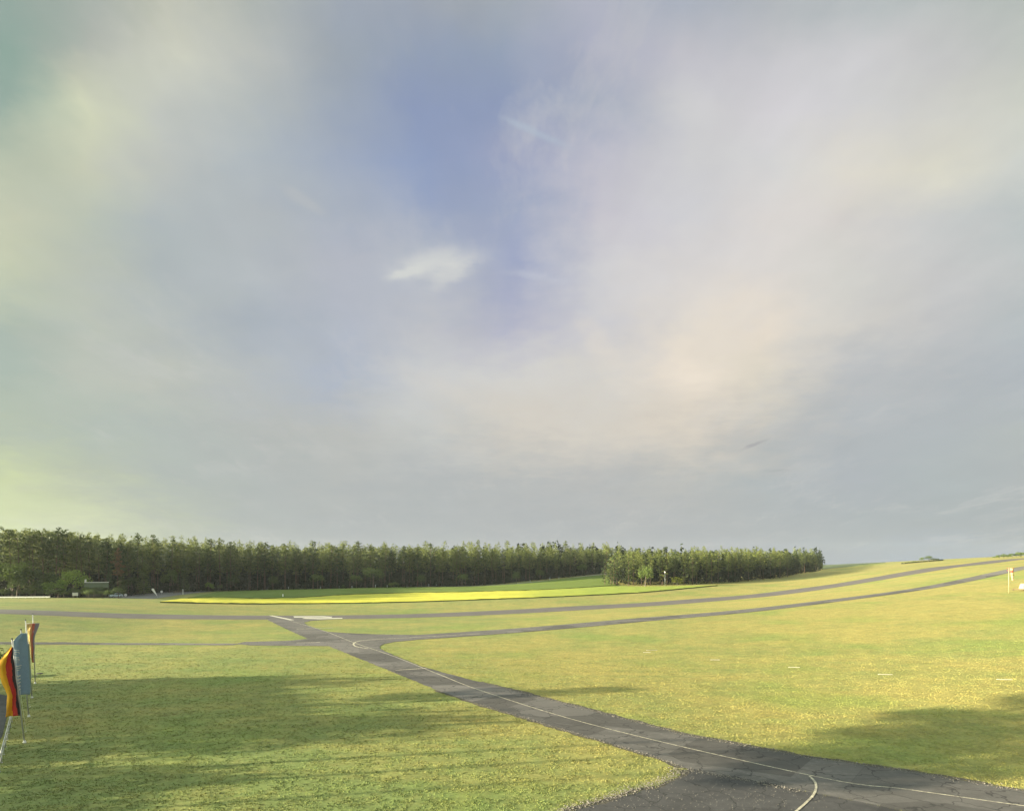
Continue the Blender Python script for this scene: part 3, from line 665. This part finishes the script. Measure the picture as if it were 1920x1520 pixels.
T('shrub', ('bush', 0), 412, 1105, 1089, 'small dull green shrub right of the pale one by the gravel path', 'shrub', .7)
T('shrub', ('bush', 1), 178, 1119, 1092, 'rounded hedge-like shrub below the low house roof', 'shrub', 1.7)
T('shrub', ('bush', 2), 196, 1119, 1098, 'rounded dull shrub just left of the pale parked car', 'shrub', 1.3)
T('broadleaf_tree', ('broad', 2), 700, 1101, 1058, 'green broadleaf tree bulging from the middle of the long wood', wide=1.35)
T('broadleaf_tree', ('broad', 0), 968, 1095, 1068, 'small round tree standing forward beside the gravel path', wide=.9)
T('shrub', ('bush', 1), 738, 1101, 1088, 'spreading shrub with a pale branch right of the green broadleaf tree', 'shrub', 1.5)
T('shrub', ('bush', 2), 644, 1102, 1094, 'little shrub beside the gravel path left of the green broadleaf tree', 'shrub', 1.0)
T('shrub', ('yellowbush', 0), 1270, 1099, 1078, 'yellow-green bush added for the lit meadow in the gap between the grove pines', 'shrub', 1.0)  # added bush, its bright leaves stand for sunlit meadow behind the trunks
T('broadleaf_tree', ('broad', 1), 1210, 1100, 1058, 'dense dark green broadleaf tree inside the left half of the grove', wide=1.0)
for px, Y, hh, lab in ((163,243,4.4,'dark leafy bush hiding the left end of the low house'),(178,243,4.2,'dark leafy bush hiding the middle of the low house'),(193,243,4.3,'dark leafy bush hiding the right end of the low house')):
    tree('shrub', ('broad', int(px) % 3), pY(px, Y), hh, lab, 'shrub', None, 1.25)
tree('broadleaf_tree', ('broad', 0), pY(1729, 538), 4.6, 'left one of the two dark round trees on the skyline', 'tree', None, 1.3)
tree('broadleaf_tree', ('broad', 1), pY(1741, 538), 5.2, 'right one of the two dark round trees on the skyline', 'tree', None, 1.6)
tree('shrub', ('bush', 0), pY(1753, 538), 3.0, 'low dark bush right of the two round trees on the skyline', 'shrub', None, 2.2)
tree('shrub', ('bush', 1), pY(1716, 538), 1.8, 'low dark bush left of the two round trees on the skyline', 'shrub', None, 2.6)
for i in range(9):
    px = 1866+i*8; tree('shrub', ('bush', i % 3), pY(px, 452+i), 2.2+1.3*rng.random()+i*.12, 'low dark shrub in the hedge line along the skyline at the right', 'shrub', 'hedge shrubs on the right skyline', 1.6)
hg = [clump((*pY(px, 540)[:2], pY(px, 540).z+.4), 1.6, .7, 40, .4) for px in range(1692, 1768, 3)]
tag(link('hedge', fmesh('hedge', hg), M_SHRUB), label='low dark hedge strip along the skyline under the two round trees', cat='hedge')
# trees beyond the left edge of the picture whose long evening shadows cross the grass
for i, (x, y, k, Ht, wd) in enumerate(((-70,53,'broad',10.5,1.3),(-76,57.5,'broad',11.5,1.3),(-68,61,'broad',9.5,1.4),(-76,65,'broad',11,1.3),(-84,68.5,'broad',9.5,1.3),(-66,57,'broad',8,1.2),(-90,62,'broad',12,1.3),
        (-69,45.5,'broad',13.5,1.3),(-66,43,'broad',7,1.5),(-72,48,'broad',15,1.2),(-96,66,'broad',16,1.2),(-100,57,'broad',17,1.2),(-92,50,'broad',16,1.2),(-80,71,'broad',12.5,1.2),(-62,32,'broad',8.5,1.3),(-61,36.5,'broad',9.5,1.3),(-64,27.5,'broad',8,1.3),(-84,52,'broad',13,1.2),
        (-60,30.5,'highpine',21,2.1),(-59,35,'highpine',23.5,2.2),(-61,38.5,'highpine',27,1.9),(-76,58,'highpine',17,1.3))):
    tree('broadleaf_tree' if k == 'broad' else 'pine_tree', (k, i % 3 if k == 'broad' else 0), (x, y, h1(x, y)), Ht, 'tree standing off to the left whose shadow falls across the grass', 'tree', 'trees off to the left by the flagpoles', wd)
tree('broadleaf_tree', ('broad', 1), (-59.3, 74, h1(-59.3, 74)), 7.2, 'tree at the left edge with only its dark leafy tip in the picture', 'tree', None, .95)


for i in range(17):                           # clipped-looking hedge in front of the slope, each shrub its own
    px = -6+i*14.2+rng.uniform(-3, 3); Y = 240.5+rng.uniform(-1.2, .5)
    if 128 < px < 150: Y += 2
    tree('shrub', ('broad', i % 3), pY(px, Y), rng.uniform(2.9, 4.6), 'dark dense shrub in the hedge along the foot of the wooded slope', 'shrub', 'hedge shrubs along the foot of the slope', 1.5)
# ------------------------------------------------------------------ evening air
M_AIR = bpy.data.materials.new('air'); M_AIR.use_nodes = True; t_ = M_AIR.node_tree; t_.nodes.clear()
pv = t_.nodes.new('ShaderNodeVolumePrincipled'); pv.inputs['Color'].default_value = (.85, .93, 1, 1); pv.inputs['Density'].default_value = .00006; pv.inputs['Anisotropy'].default_value = .1
t_.links.new(pv.outputs[0], t_.nodes.new('ShaderNodeOutputMaterial').inputs['Volume'])
hz = MB().box((0, 0, 16), (2720, 2720, 84)).build('haze', M_AIR); tag(hz, kind='stuff')

# ------------------------------------------------------------------ flags
def mpp(Y): return Y/F
poles = ((46,1392,27,1197,'aluminium flagpole nearest the camera carrying the black red and gold flag'),
         (54,1343,42,1180,'second flagpole from the camera carrying the blue banner'),
         (60,1308,50,1162,'third flagpole from the camera carrying the narrow grey-green banner'),
         (66,1281,62,1151,'farthest flagpole carrying the orange red and grey flag'))
PL = []
for bx, by, tx, ty, lab in poles:
    g = pt(bx, by); s = mpp(g.y); rz = -math.atan2(g.x, g.y); PL.append((g, s, rz, bx, by))
    t = empty('flagpole', g, rz, label=lab, cat='flagpole', group='flagpoles in a row at the left edge'); top = Vector(((tx-bx)*s, 0, (by-ty)*s))
    MB().tube((0, 0, 0), top, .06, .035, 12).build('pole', M_POLE, t)
    MB().tube((.09, -.03, .9), top+Vector((.06, -.03, -.05)), .008, None, 5).tube((.02, -.05, .85), (.14, -.05, .95), .015, None, 6).build('halyard', M_WHITE, t)
    MB().ball(top+Vector((0, 0, .05)), .075, 2, (1, 1, .8)).build('finial', M_DARK, t)
    MB().tube((0, 0, -.02), (0, 0, .12), .13, .11, 14).tube((0, 0, .12), (0, 0, .2), .09, .08, 12).build('base', M_WHITE, t)
def cloth(name, k, rows_, bands, fold, label, mats, nx=26, nz=44, extra=0):
    g, s, rz, bx, by = PL[k]; rows_ = sorted(rows_)
    V_ = []; ys = np.linspace(rows_[0][0], rows_[-1][0], nz)
    for j, y in enumerate(ys):
        xl = np.interp(y, [r[0] for r in rows_], [r[1] for r in rows_]); xr_ = np.interp(y, [r[0] for r in rows_], [r[2] for r in rows_])
        for i in range(nx):
            u = i/(nx-1); f = fold*math.sin(u*9+j*.12+1.2*math.sin(j*.16))*(.3+.7*math.sin(math.pi*min(1, u+.15)))
            V_.append(((xl+(xr_-xl)*u-bx)*s+.012*math.sin(j*.5+u*8), f-.12+extra, (by-y)*s+.02*math.sin(u*7+j*.1)))
    Fq = []; mi = []
    for j in range(nz-1):
        for i in range(nx-1):
            Fq.append((j*nx+i, (j+1)*nx+i, (j+1)*nx+i+1, j*nx+i+1)); u = (i+.5)/(nx-1)
            u += .03*math.sin(j*.4); mi.append(sum(1 for b_ in bands if u > b_))
    o = link(name, npmesh(name, V_, Fq, True, mi), mats); o.location = g; o.rotation_euler = (0, 0, rz)
    m = o.modifiers.new('thickness', 'SOLIDIFY'); m.thickness = .012
    tag(o, label=label, cat='flag'); return o
def fab(n, c): return mat(n, c, .75, var=.12, vscale=4, bump=.3, bscale=60, spec=.2)
MK, MR, MG = fab('black_cloth', (.03, .025, .03)), fab('red_cloth', (.55, .05, .04)), fab('gold_cloth', (.75, .38, .02))
cloth('flag', 0, [(1211,25.5,28),(1222,18,28.7),(1235,9,30),(1245,5,31),(1256,7,32),(1275,12,33.5),(1290,17,35),(1300,20,36),(1315,19.5,37.5),(1339,18,40)],
      (.46, .8), .16, 'limp black red and gold flag hanging from the nearest flagpole', [MG, MR, MK])
MBL = fab('blue_cloth', (.21, .31, .42)); MW = fab('white_print', (.62, .62, .55)); MT = fab('grey_green_cloth', (.25, .32, .29))
bf = cloth('flag', 1, [(1186,42,50.5),(1192,36,51),(1199,31,52),(1215,31.5,53),(1240,32,54),(1270,33,55.5),(1294,34,56),(1300,37,56)], (), .05,
      'tall blue banner with white lettering on the second flagpole', [MBL], extra=-.1)
g, s, rz, bx, by = PL[1]
b = MB()
def stroke(x0, y0, x1, y1, w):
    b.tube(((x0-bx)*s, -.33, (by-y0)*s), ((x1-bx)*s, -.33, (by-y1)*s), w/2, w/2, 5)
for y in (1216,1219.5,1223,1229,1232,1235.5,1239): stroke(32.5, y, 39.5 if y != 1223 else 36, y+.8, .05)
for y in (1219.5,1232): stroke(39, y, 39.5, y+3.5, .05)
for y, x1 in ((1245,43),(1249,42),(1253,40)): stroke(33, y+2, x1, y, .07)
stroke(34, 1247, 35, 1255, .06)
for y in (1262,1268,1274,1281,1287): stroke(33.5, y, 38, y+4, .13); stroke(38, y+4, 41.5, y+1.5, .11); stroke(34, y+5, 37, y+6, .10)
le = b.build('lettering', MW, bf)
cloth('flag', 2, [(1206,51,56),(1225,52,57),(1250,53,58),(1280,54,59),(1296,53,58),(1301,51.5,56)], (), .04, 'narrow grey-green banner half hidden behind the blue one', [MT])
cloth('flag', 3, [(1168,53,72.5),(1175,53.5,71.5),(1182,54.5,69),(1192,55.5,65.5),(1205,56.5,65),(1225,58.5,65),(1241,61,64.5)], (.25, .45, .68), .12,
      'flared orange, red and grey flag on the farthest flagpole', [fab('yellow_cloth', (.7, .5, .18)), fab('orange_cloth', (.7, .36, .16)), fab('faded_red', (.58, .16, .12)), fab('grey_cloth', (.3, .27, .3))])
for k, (x0, y0, x1, y1) in ((3, (53, 1168, 72, 1168)), (1, (31, 1199, 49, 1185))):
    g, s, rz, bx, by = PL[k]; f_ = [o for o in bpy.data.objects if o.name.startswith('flagpole')][k]
    MB().tube(((x0-bx)*s, -.1, (by-y0)*s), ((x1-bx)*s, -.1, (by-y1)*s), .025, .025, 8).build('crossarm', M_POLE, f_)

# ------------------------------------------------------------------ railing by the car park
ra = pt(22.5, 1352.6); rb = pt(6, 1419); rb2 = rb+(rb-ra)*.5
t = empty('railing', ra, label='pale metal tube railing running along the car park at the left edge', cat='railing')
dr = rb2-ra; nb = 9
MB().tube((0, 0, 1.05), dr+Vector((0, 0, 1.05)), .032, None, 10).build('handrail', M_POLE, t)
MB().tube((0, 0, .55), dr+Vector((0, 0, .55)), .02, None, 8).build('middle_rail', M_POLE, t)
for i in range(nb):
    q = dr*(i/(nb-1)); MB().tube(q, q+Vector((0, 0, 1.05)), .028, None, 8).tube(q, q+Vector((0, 0, .03)), .07, None, 10).build('post', M_POLE, t)

# ------------------------------------------------------------------ vehicles
def car(name, loc, rz, label, body_m, sc=1.0, cat='car'):
    t = empty(name, loc, rz, label=label, cat=cat); t.scale = (sc,)*3
    b = MB(); b.prism([(-2.05,.35),(-2.1,.7),(-1.95,.92),(-1.0,1.0),(-.45,1.4),(1.0,1.44),(1.75,1.02),(2.05,.9),(2.1,.35)], -.86, .86)
    bmesh.ops.bevel(b.bm, geom=b.bm.edges[:], offset=.05, segments=2, affect='EDGES'); b.build('body', body_m, t)
    MB().prism([(-.88,1.0),(-.42,1.34),(.95,1.37),(1.5,1.03)], -.875, .875).build('side_window', M_GLASS, t)
    MB().box((-.73, 0, 1.19), (.02, 1.4, .5), ry=math.radians(54)).build('windscreen', M_GLASS, t)
    for sx in (-1.3, 1.3):
        for sy in (-.78, .78):
            wl = MB().tube((sx, sy-.1, .32), (sx, sy+.1, .32), .32, None, 20).build('wheel', M_DARK, t); MB().tube((sx, sy-.105, .32), (sx, sy+.105, .32), .19, None, 14).build('rim', M_GALV, wl)
    for sy in (-.6, .6): MB().box((-2.08, sy, .72), (.08, .34, .14), bev=.02).build('headlight', M_WHITE, t)
    return t
M_CARB = mat('pale_blue_car_paint', (.5, .6, .66), .3, var=.03, spec=.6); M_CARW = mat('white_car_paint', (.75, .75, .72), .3, var=.03, spec=.6)
car('parked_car', pt(217, 1119.5, 150), math.radians(60), 'pale blue-white car parked at the bend of the grey road below the slope', M_CARB, 1.1)
car('parked_car', pt(-25, 1270), math.radians(182), 'white car at the left edge with only its front end in the picture', M_CARW)
# caravan-like launch trailer at the right edge
g = pt(1910, 1107.5, 100); s = mpp(g.y); rz = -math.atan2(g.x, g.y)
t = empty('trailer', g, rz, label='cream white box trailer on dark chassis cut off by the right edge', cat='trailer')
hgt = 14*s; b = MB(); z0 = .55
b.prism([(0, z0), (.15, z0+(hgt-z0)*.6), (.38, hgt), (4.1, hgt), (4.3, z0)], -1, 1); bmesh.ops.bevel(b.bm, geom=b.bm.edges[:], offset=.06, segments=2, affect='EDGES')
b.build('body', mat('cream_panel', (.34, .32, .22), .5, var=.05), t)
MB().box((2.1, 0, z0-.12), (4.2, 1.6, .16)).box((-.6, 0, z0-.12), (1.3, .1, .1)).build('chassis', mat('rusty_chassis', (.12, .06, .05), .8), t)
MB().box((1.25, -1.03, 1.05), (.45, .03, .55)).build('door', M_DARK, t)
for sx in (1.6,):
    for sy in (-.85, .85): MB().tube((sx, sy-.1, .33), (sx, sy+.1, .33), .33, None, 18).build('wheel', M_DARK, t)
MB().tube((-1.1, 0, 0), (-1.1, 0, .5), .05, None, 8).build('jockey_wheel', M_DARK, t)
# windsock
g = pt(1891.5, 1111.5, 100); s = mpp(g.y); rz = -math.atan2(g.x, g.y)
t = empty('windsock', g, rz, label='red and white windsock hanging limp from a cream pole on the slope at the right', cat='windsock')
Hp = 47*s; MY = mat('cream_pole_paint', (.36, .31, .17), .5, var=.05); MRED = fab('faded_red_cloth', (.36, .06, .04)); MSW = fab('cream_cloth', (.38, .27, .15))
MB().tube((0, 0, 0), (0, 0, Hp), .08, .06, 12).build('pole', MY, t)
b = MB(); b.tube((-.35, 0, Hp-.05), (.95, 0, Hp-.05), .05, None, 8).tube((-.35, 0, Hp-.6), (.3, 0, Hp-.6), .05, None, 8)
for i in range(16):
    a0, a1 = i*math.tau/16, (i+1)*math.tau/16
    b.tube((.62+.42*math.cos(a0), .42*math.sin(a0), Hp), (.62+.42*math.cos(a1), .42*math.sin(a1), Hp), .04, None, 6)
b.build('swivel_frame', MRED, t)
zs = [(Hp-.05, .42, .62), (Hp-.65, .34, .6), (Hp-1.1, .28, .6), (Hp-1.9, .27, .68), (Hp-2.6, .24, .76), (Hp-3.1, .2, .8)]
for i in range(5):
    (za, ra_, xa), (zb, rb_, xb) = zs[i], zs[i+1]; b = MB(); b.tube((xb, 0, zb), (xa, 0, za), rb_, ra_, 16)
    b.build('sock_band', (MSW, MRED, MSW, MSW, MSW)[i], t)
# white boards lying on the grass
for i, (px, py, wpx) in enumerate(((1222,1219,26),(1213,1223,16),(1341,1237,20),(1489,1251,24),(1660,1264.5,30),(1884,1274,32))):
    g = pt(px, py); s = mpp(g.y)
    q = MB().box((0, 0, .05), (wpx*s*.85, .14, .05), bev=.012).build('marker_board', M_PAINTFAR); q.location = g; q.rotation_euler = (0, 0, math.radians((12, 0, -3, -6, -8, -8)[i]))
    tag(q, label=('white marker board on the right slope grass, farthest and leftmost of the line', 'short white marker board lying just before the farthest one', 'white marker board on the grass, third from the left in the line',
        'white marker board on the grass at the middle of the line', 'white marker board on the grass, second from the right in the line', 'white marker board on the grass nearest the right edge')[i], cat='marker board', group='white marker boards lying on the grass')
# far-left roadside things
g0 = pt(-40, 1121.5, 150); g1 = pt(94, 1121.3, 150); t = empty('guard_rail', g0, label='long low white barrier in front of the trees at the far left', cat='barrier')
d = g1-g0; rzb = math.atan2(d.y, d.x)
MB().box(d/2+Vector((0, 0, .45)), (d.length, .1, .42), rz=rzb).build('rail', M_WHITE, t)
for i in range(10): MB().box(d*((i+.5)/10)+Vector((0, .12, .2)), (.12, .12, .55), rz=rzb).build('post', M_GALV, t)
def post(px, py, top, label, w=.1, m=None, name='marker_post', cat='post', group=None):
    g = pt(px, py, 120); h_ = (py-top)*mpp(g.y); q = MB().tube((0, 0, -.1), (0, 0, h_*.93), w, w*.9, 8).tube((0, 0, h_*.93), (0, 0, h_), w*.9, w*.3, 8).build(name, m or M_WHITE); q.location = g
    return tag(q, label=label, cat=cat, group=group)
post(95, 1120, 1107, 'grey post at the right end of the long white barrier', .13, M_GALV)
def sign(px, py, top, wpx, hpx, label, rnd=False):
    g = pt(px, py, 120); s = mpp(g.y); t = empty('sign', g, -math.atan2(g.x, g.y), label=label, cat='sign'); h_ = (py-top)*s; w_, hh = wpx*s, hpx*s
    if rnd:
        MB().tube((0, -.06, h_-hh/2), (0, .0, h_-hh/2), hh/2, None, 20).build('panel', M_WHITE, t); MB().tube((0, .05, 0), (0, .05, h_-hh*.2), .045, None, 8).build('post', M_GALV, t)
    else:
        MB().box((0, 0, h_-hh/2), (w_, .06, hh), bev=.02).build('panel', M_WHITE, t)
        for sx in (-.35, .35): MB().tube((sx*w_, .07, 0), (sx*w_, .07, h_-.1), .045, None, 8).build('post', M_GALV, t)
sign(141, 1120.5, 1110.5, 9, 6, 'white rectangular board on two short posts under the bright round tree')
sign(235.5, 1118.5, 1112.5, 5, 5, 'small round white sign just right of the pale parked car', True)
sign(303, 1115, 1106.5, 5, 4.5, 'small white sign on a post right of the leaning white banner', True)
sign(355.5, 1108, 1098.5, 4, 4.5, 'small round white sign behind the low wooden fence', True)
post(343, 1114.5, 1104, 'white post with thick head at the corner of the rapeseed field', .16)
post(348, 1108, 1094.5, 'tall grey post behind the white one at the road bend', .14, M_GALV)
post(377, 1107.5, 1098, 'slim pale post at the start of the gravel path', .08)
post(530.5, 1120, 1113, 'lone white marker post standing in the green wheat left of the yellow strip', .2)
g = pt(295.5, 1120, 120); s = mpp(g.y); t = empty('feather_banner', g, -math.atan2(g.x, g.y), label='leaning white feather banner beside the grey road', cat='banner')
tp = Vector((-8*s, 0, 17.5*s)); MB().tube((0, 0, 0), tp, .05, .04, 8).build('pole', M_GALV, t)
b = MB(); b.prism([(-.05, .55), (tp.x*.5-.28, tp.z*.5), (tp.x-.45, tp.z*.86), (tp.x-.3, tp.z), (tp.x+.25, tp.z*1.0), (tp.x+.5, tp.z*.88), (tp.x*.5+.3, tp.z*.5)], -.05, -.02); b.build('cloth', M_WHITE, t)
# low wooden fence and path-side posts
ga, gb = pt(326, 1112.5, 120), pt(341, 1111, 120); t = empty('wooden_fence', ga, label='short low wooden fence at the corner where the grey road bends', cat='fence'); M_WOOD = mat('weathered_wood', (.22, .18, .12), .9, var=.3, vscale=3, bump=.4)
d = gb-ga
for i in range(6): q = d*(i/5); MB().box(q+Vector((0, 0, .6)), (.16, .12, 1.3)).build('post', M_WOOD, t)
for z in (.45, .95): MB().tube(Vector((0, -.1, z)), d+Vector((0, -.1, z)), .06, None, 6).build('rail', M_WOOD, t)
for px in (400,428,451,482,502,527,541,587,601,636,660,704,726,804,818,904,994,1031,1048):
    py = interp(((400,1107),(500,1105),(640,1103),(780,1100.5),(968,1094),(1060,1085.5)), px)
    post(px, py, py-rng.uniform(4, 6.5), 'weathered fence post beside the gravel path along the wood', .13, M_GALV, 'fence_post', 'post', 'fence posts along the gravel path')
# house half hidden in the trees
g = pY(181, 249); s = mpp(g.y); t = empty('house', g, -math.atan2(g.x, g.y), label='low house with pale-edged roof half hidden behind shrubs below the slope', cat='house')
M_ROOF = mat('mossy_roof', (.08, .10, .055), .9, var=.25, vscale=.8)
MB().box((0, 2.5, 1.9), (7, 5, 3.8)).build('wall', mat('dark_boards', (.09, .09, .06), .9), t)
MB().prism([(-2.9, 3.7), (0, 5.6), (2.9, 3.7)], -3.9, 3.9, rz=math.radians(90), off=(0, 2.5, 0)).build('roof', M_ROOF, t)
MB().box((0, 2.5, 5.66), (7.9, .5, .22)).box((-3.5, 2.5, 6.2), (.6, .5, 1.2)).build('ridge_cap', M_WHITE, t)
MB().box((1.2, -.03, 2.2), (1.3, .06, 1.2)).build('window', M_GLASS, t)
# white ball on a mast among the grove pines
g = pt(1245.5, 1100, 200); s = mpp(g.y); t = empty('mast', g-Vector((0, 1.5, 0)), label='slim mast with a white ball on top in front of the grove', cat='mast'); h_ = 28*s
MB().tube((0, 0, 0), (0, 0, h_), .06, .05, 8).build('pole', M_GALV, t); MB().ball((0, 0, h_), .34, 3).build('ball', M_WHITE, t)
# a flat dark cover on the lawn by the flagpoles
g = pt(74, 1262.5); q = MB().tube((0, 0, 0), (0, 0, .09), .38, .34, 18).build('shaft_cover', M_DARK); q.location = g; tag(q, label='small dark round cover on the grass right of the farthest flagpole', cat='cover')

# ------------------------------------------------------------------ grass tufts and gravel
def inside(px_, py_, poly):
    c = np.zeros(len(px_), bool); n = len(poly); j = n-1
    for i in range(n):
        xi, yi = poly[i]; xj, yj = poly[j]; m = ((yi > py_) != (yj > py_)) & (px_ < (xj-xi)*(py_-yi)/((yj-yi) or 1e-9)+xi); c ^= m; j = i
    return c
paved = [main, pxl((2110,1580),(1800,1543),(1284,1438),(1290,1447),(1275,1459),(1240,1474),(1180,1491),(1100,1514),(1000,1550),(900,1620),(1500,1800),(2200,1800)),
         pxl((-220,1296),(-20,1297),(14,1304),(16,1330),(4,1380),(-40,1440),(-420,1520))]
def scatter(n, y0, y1, power=1.0):
    Y = (y0**(1-power)+(rng.random(n))*(y1**(1-power)-y0**(1-power)))**(1/(1-power)) if power != 1 else y0*(y1/y0)**rng.random(n)
    X = Y*rng.uniform(-.83, .83, n); keep = np.ones(n, bool)
    for p in paved: keep &= ~inside(X, Y, p)
    return X[keep], Y[keep]
X, Y = scatter(190000, 34, 150); n = len(X); Z = H(X, Y)-.01
cl_ = np.array([mnoise.noise((x*.8, y*.8, 0)) for x, y in zip(X, Y)]); k = cl_+rng.normal(0, .25, n) > -.15; X, Y, Z = X[k], Y[k], Z[k]; n = len(X)
tr = []
for q in range(3):
    a = rng.uniform(0, 6.28, n); w_ = rng.uniform(.015, .035, n)*(1+Y/80); hh = rng.uniform(.025, .08, n)*np.clip((155-Y)/60, .15, 1); ox, oy = rng.normal(0, .05, n), rng.normal(0, .05, n); la, lr = rng.uniform(0, 6.28, n), rng.uniform(0, .05, n)
    A_ = np.column_stack([X+ox-np.cos(a)*w_, Y+oy-np.sin(a)*w_, Z]); B_ = np.column_stack([X+ox+np.cos(a)*w_, Y+oy+np.sin(a)*w_, Z]); C_ = np.column_stack([X+ox+np.cos(la)*lr, Y+oy+np.sin(la)*lr, Z+hh])
    tr.append(np.stack([A_, B_, C_], 1).reshape(-1, 3))
V_ = np.vstack(tr); o = link('grass', npmesh('grass', V_, np.arange(len(V_)).reshape(-1, 3)), M_TUFT); tag(o, label='short mown grass tufts over the near field', cat='grass', kind='stuff')
M_STONE = mat('pale_gravel', (.19, .175, .155), .9, var=.7, vscale=9)
st = []
def edge_stones(line, n, width, off=0):
    L_ = [Vector(p) for p in line]; ln = [(b_-a_).length for a_, b_ in zip(L_, L_[1:])]; tot = sum(ln)
    for _ in range(n):
        d_ = rng.random()*tot; i = 0
        while d_ > ln[i] and i < len(ln)-1: d_ -= ln[i]; i += 1
        a_, b_ = L_[i], L_[i+1]; u = (b_-a_).normalized(); p = a_+u*d_+Vector((-u.y, u.x))*(rng.normal(0, width)+off)
        st.append((p.x, p.y, rng.uniform(.015, .05)*(1 if rng.random() < .93 else 1.7)))
edge_stones(pxl((2050,1511),(1920,1482),(1698,1443),(1527,1420),(1292,1378),(1100,1328),(960,1293)), 1500, .3, .1)
edge_stones(pxl((900,1321),(1100,1381),(1230,1420),(1284,1440)), 700, .16)
edge_stones(pxl((1284,1440),(1288,1449),(1275,1459),(1240,1474),(1180,1491),(1100,1514),(1000,1550)), 1500, .3, -.55)
edge_stones(pxl((1284,1443),(1400,1462),(1500,1484)), 350, .22)
edge_stones(pxl((725,1255),(760,1270)), 120, .2)
for _ in range(500):
    p = pt(rng.uniform(1150, 1550), rng.uniform(1455, 1519)); st.append((p.x, p.y, rng.uniform(.012, .035)))
st = np.array(st); oc = np.array([[1,0,0],[0,1,0],[-1,0,0],[0,-1,0],[0,0,.7],[0,0,-.3]], float); fc = np.array([[0,1,4],[1,2,4],[2,3,4],[3,0,4],[1,0,5],[2,1,5],[3,2,5],[0,3,5]])
sz = H(st[:,0], st[:,1])+.05; n = len(st); ang = rng.uniform(0, 6.28, n); ca, sa = np.cos(ang), np.sin(ang); asp = rng.uniform(.6, 1.3, (n, 3))
o_ = oc[None]*asp[:,None]*st[:,2][:,None,None]; xr2 = o_[...,0]*ca[:,None]-o_[...,1]*sa[:,None]; yr2 = o_[...,0]*sa[:,None]+o_[...,1]*ca[:,None]
V_ = np.stack([xr2+st[:,0][:,None], yr2+st[:,1][:,None], o_[...,2]+sz[:,None]], -1).reshape(-1, 3); Fq = (fc[None]+(np.arange(n)*6)[:,None,None]).reshape(-1, 3)
tag(link('gravel', npmesh('gravel', V_, Fq), M_STONE), label='loose pale gravel along the edges of the taxiway and apron', cat='gravel', kind='stuff')
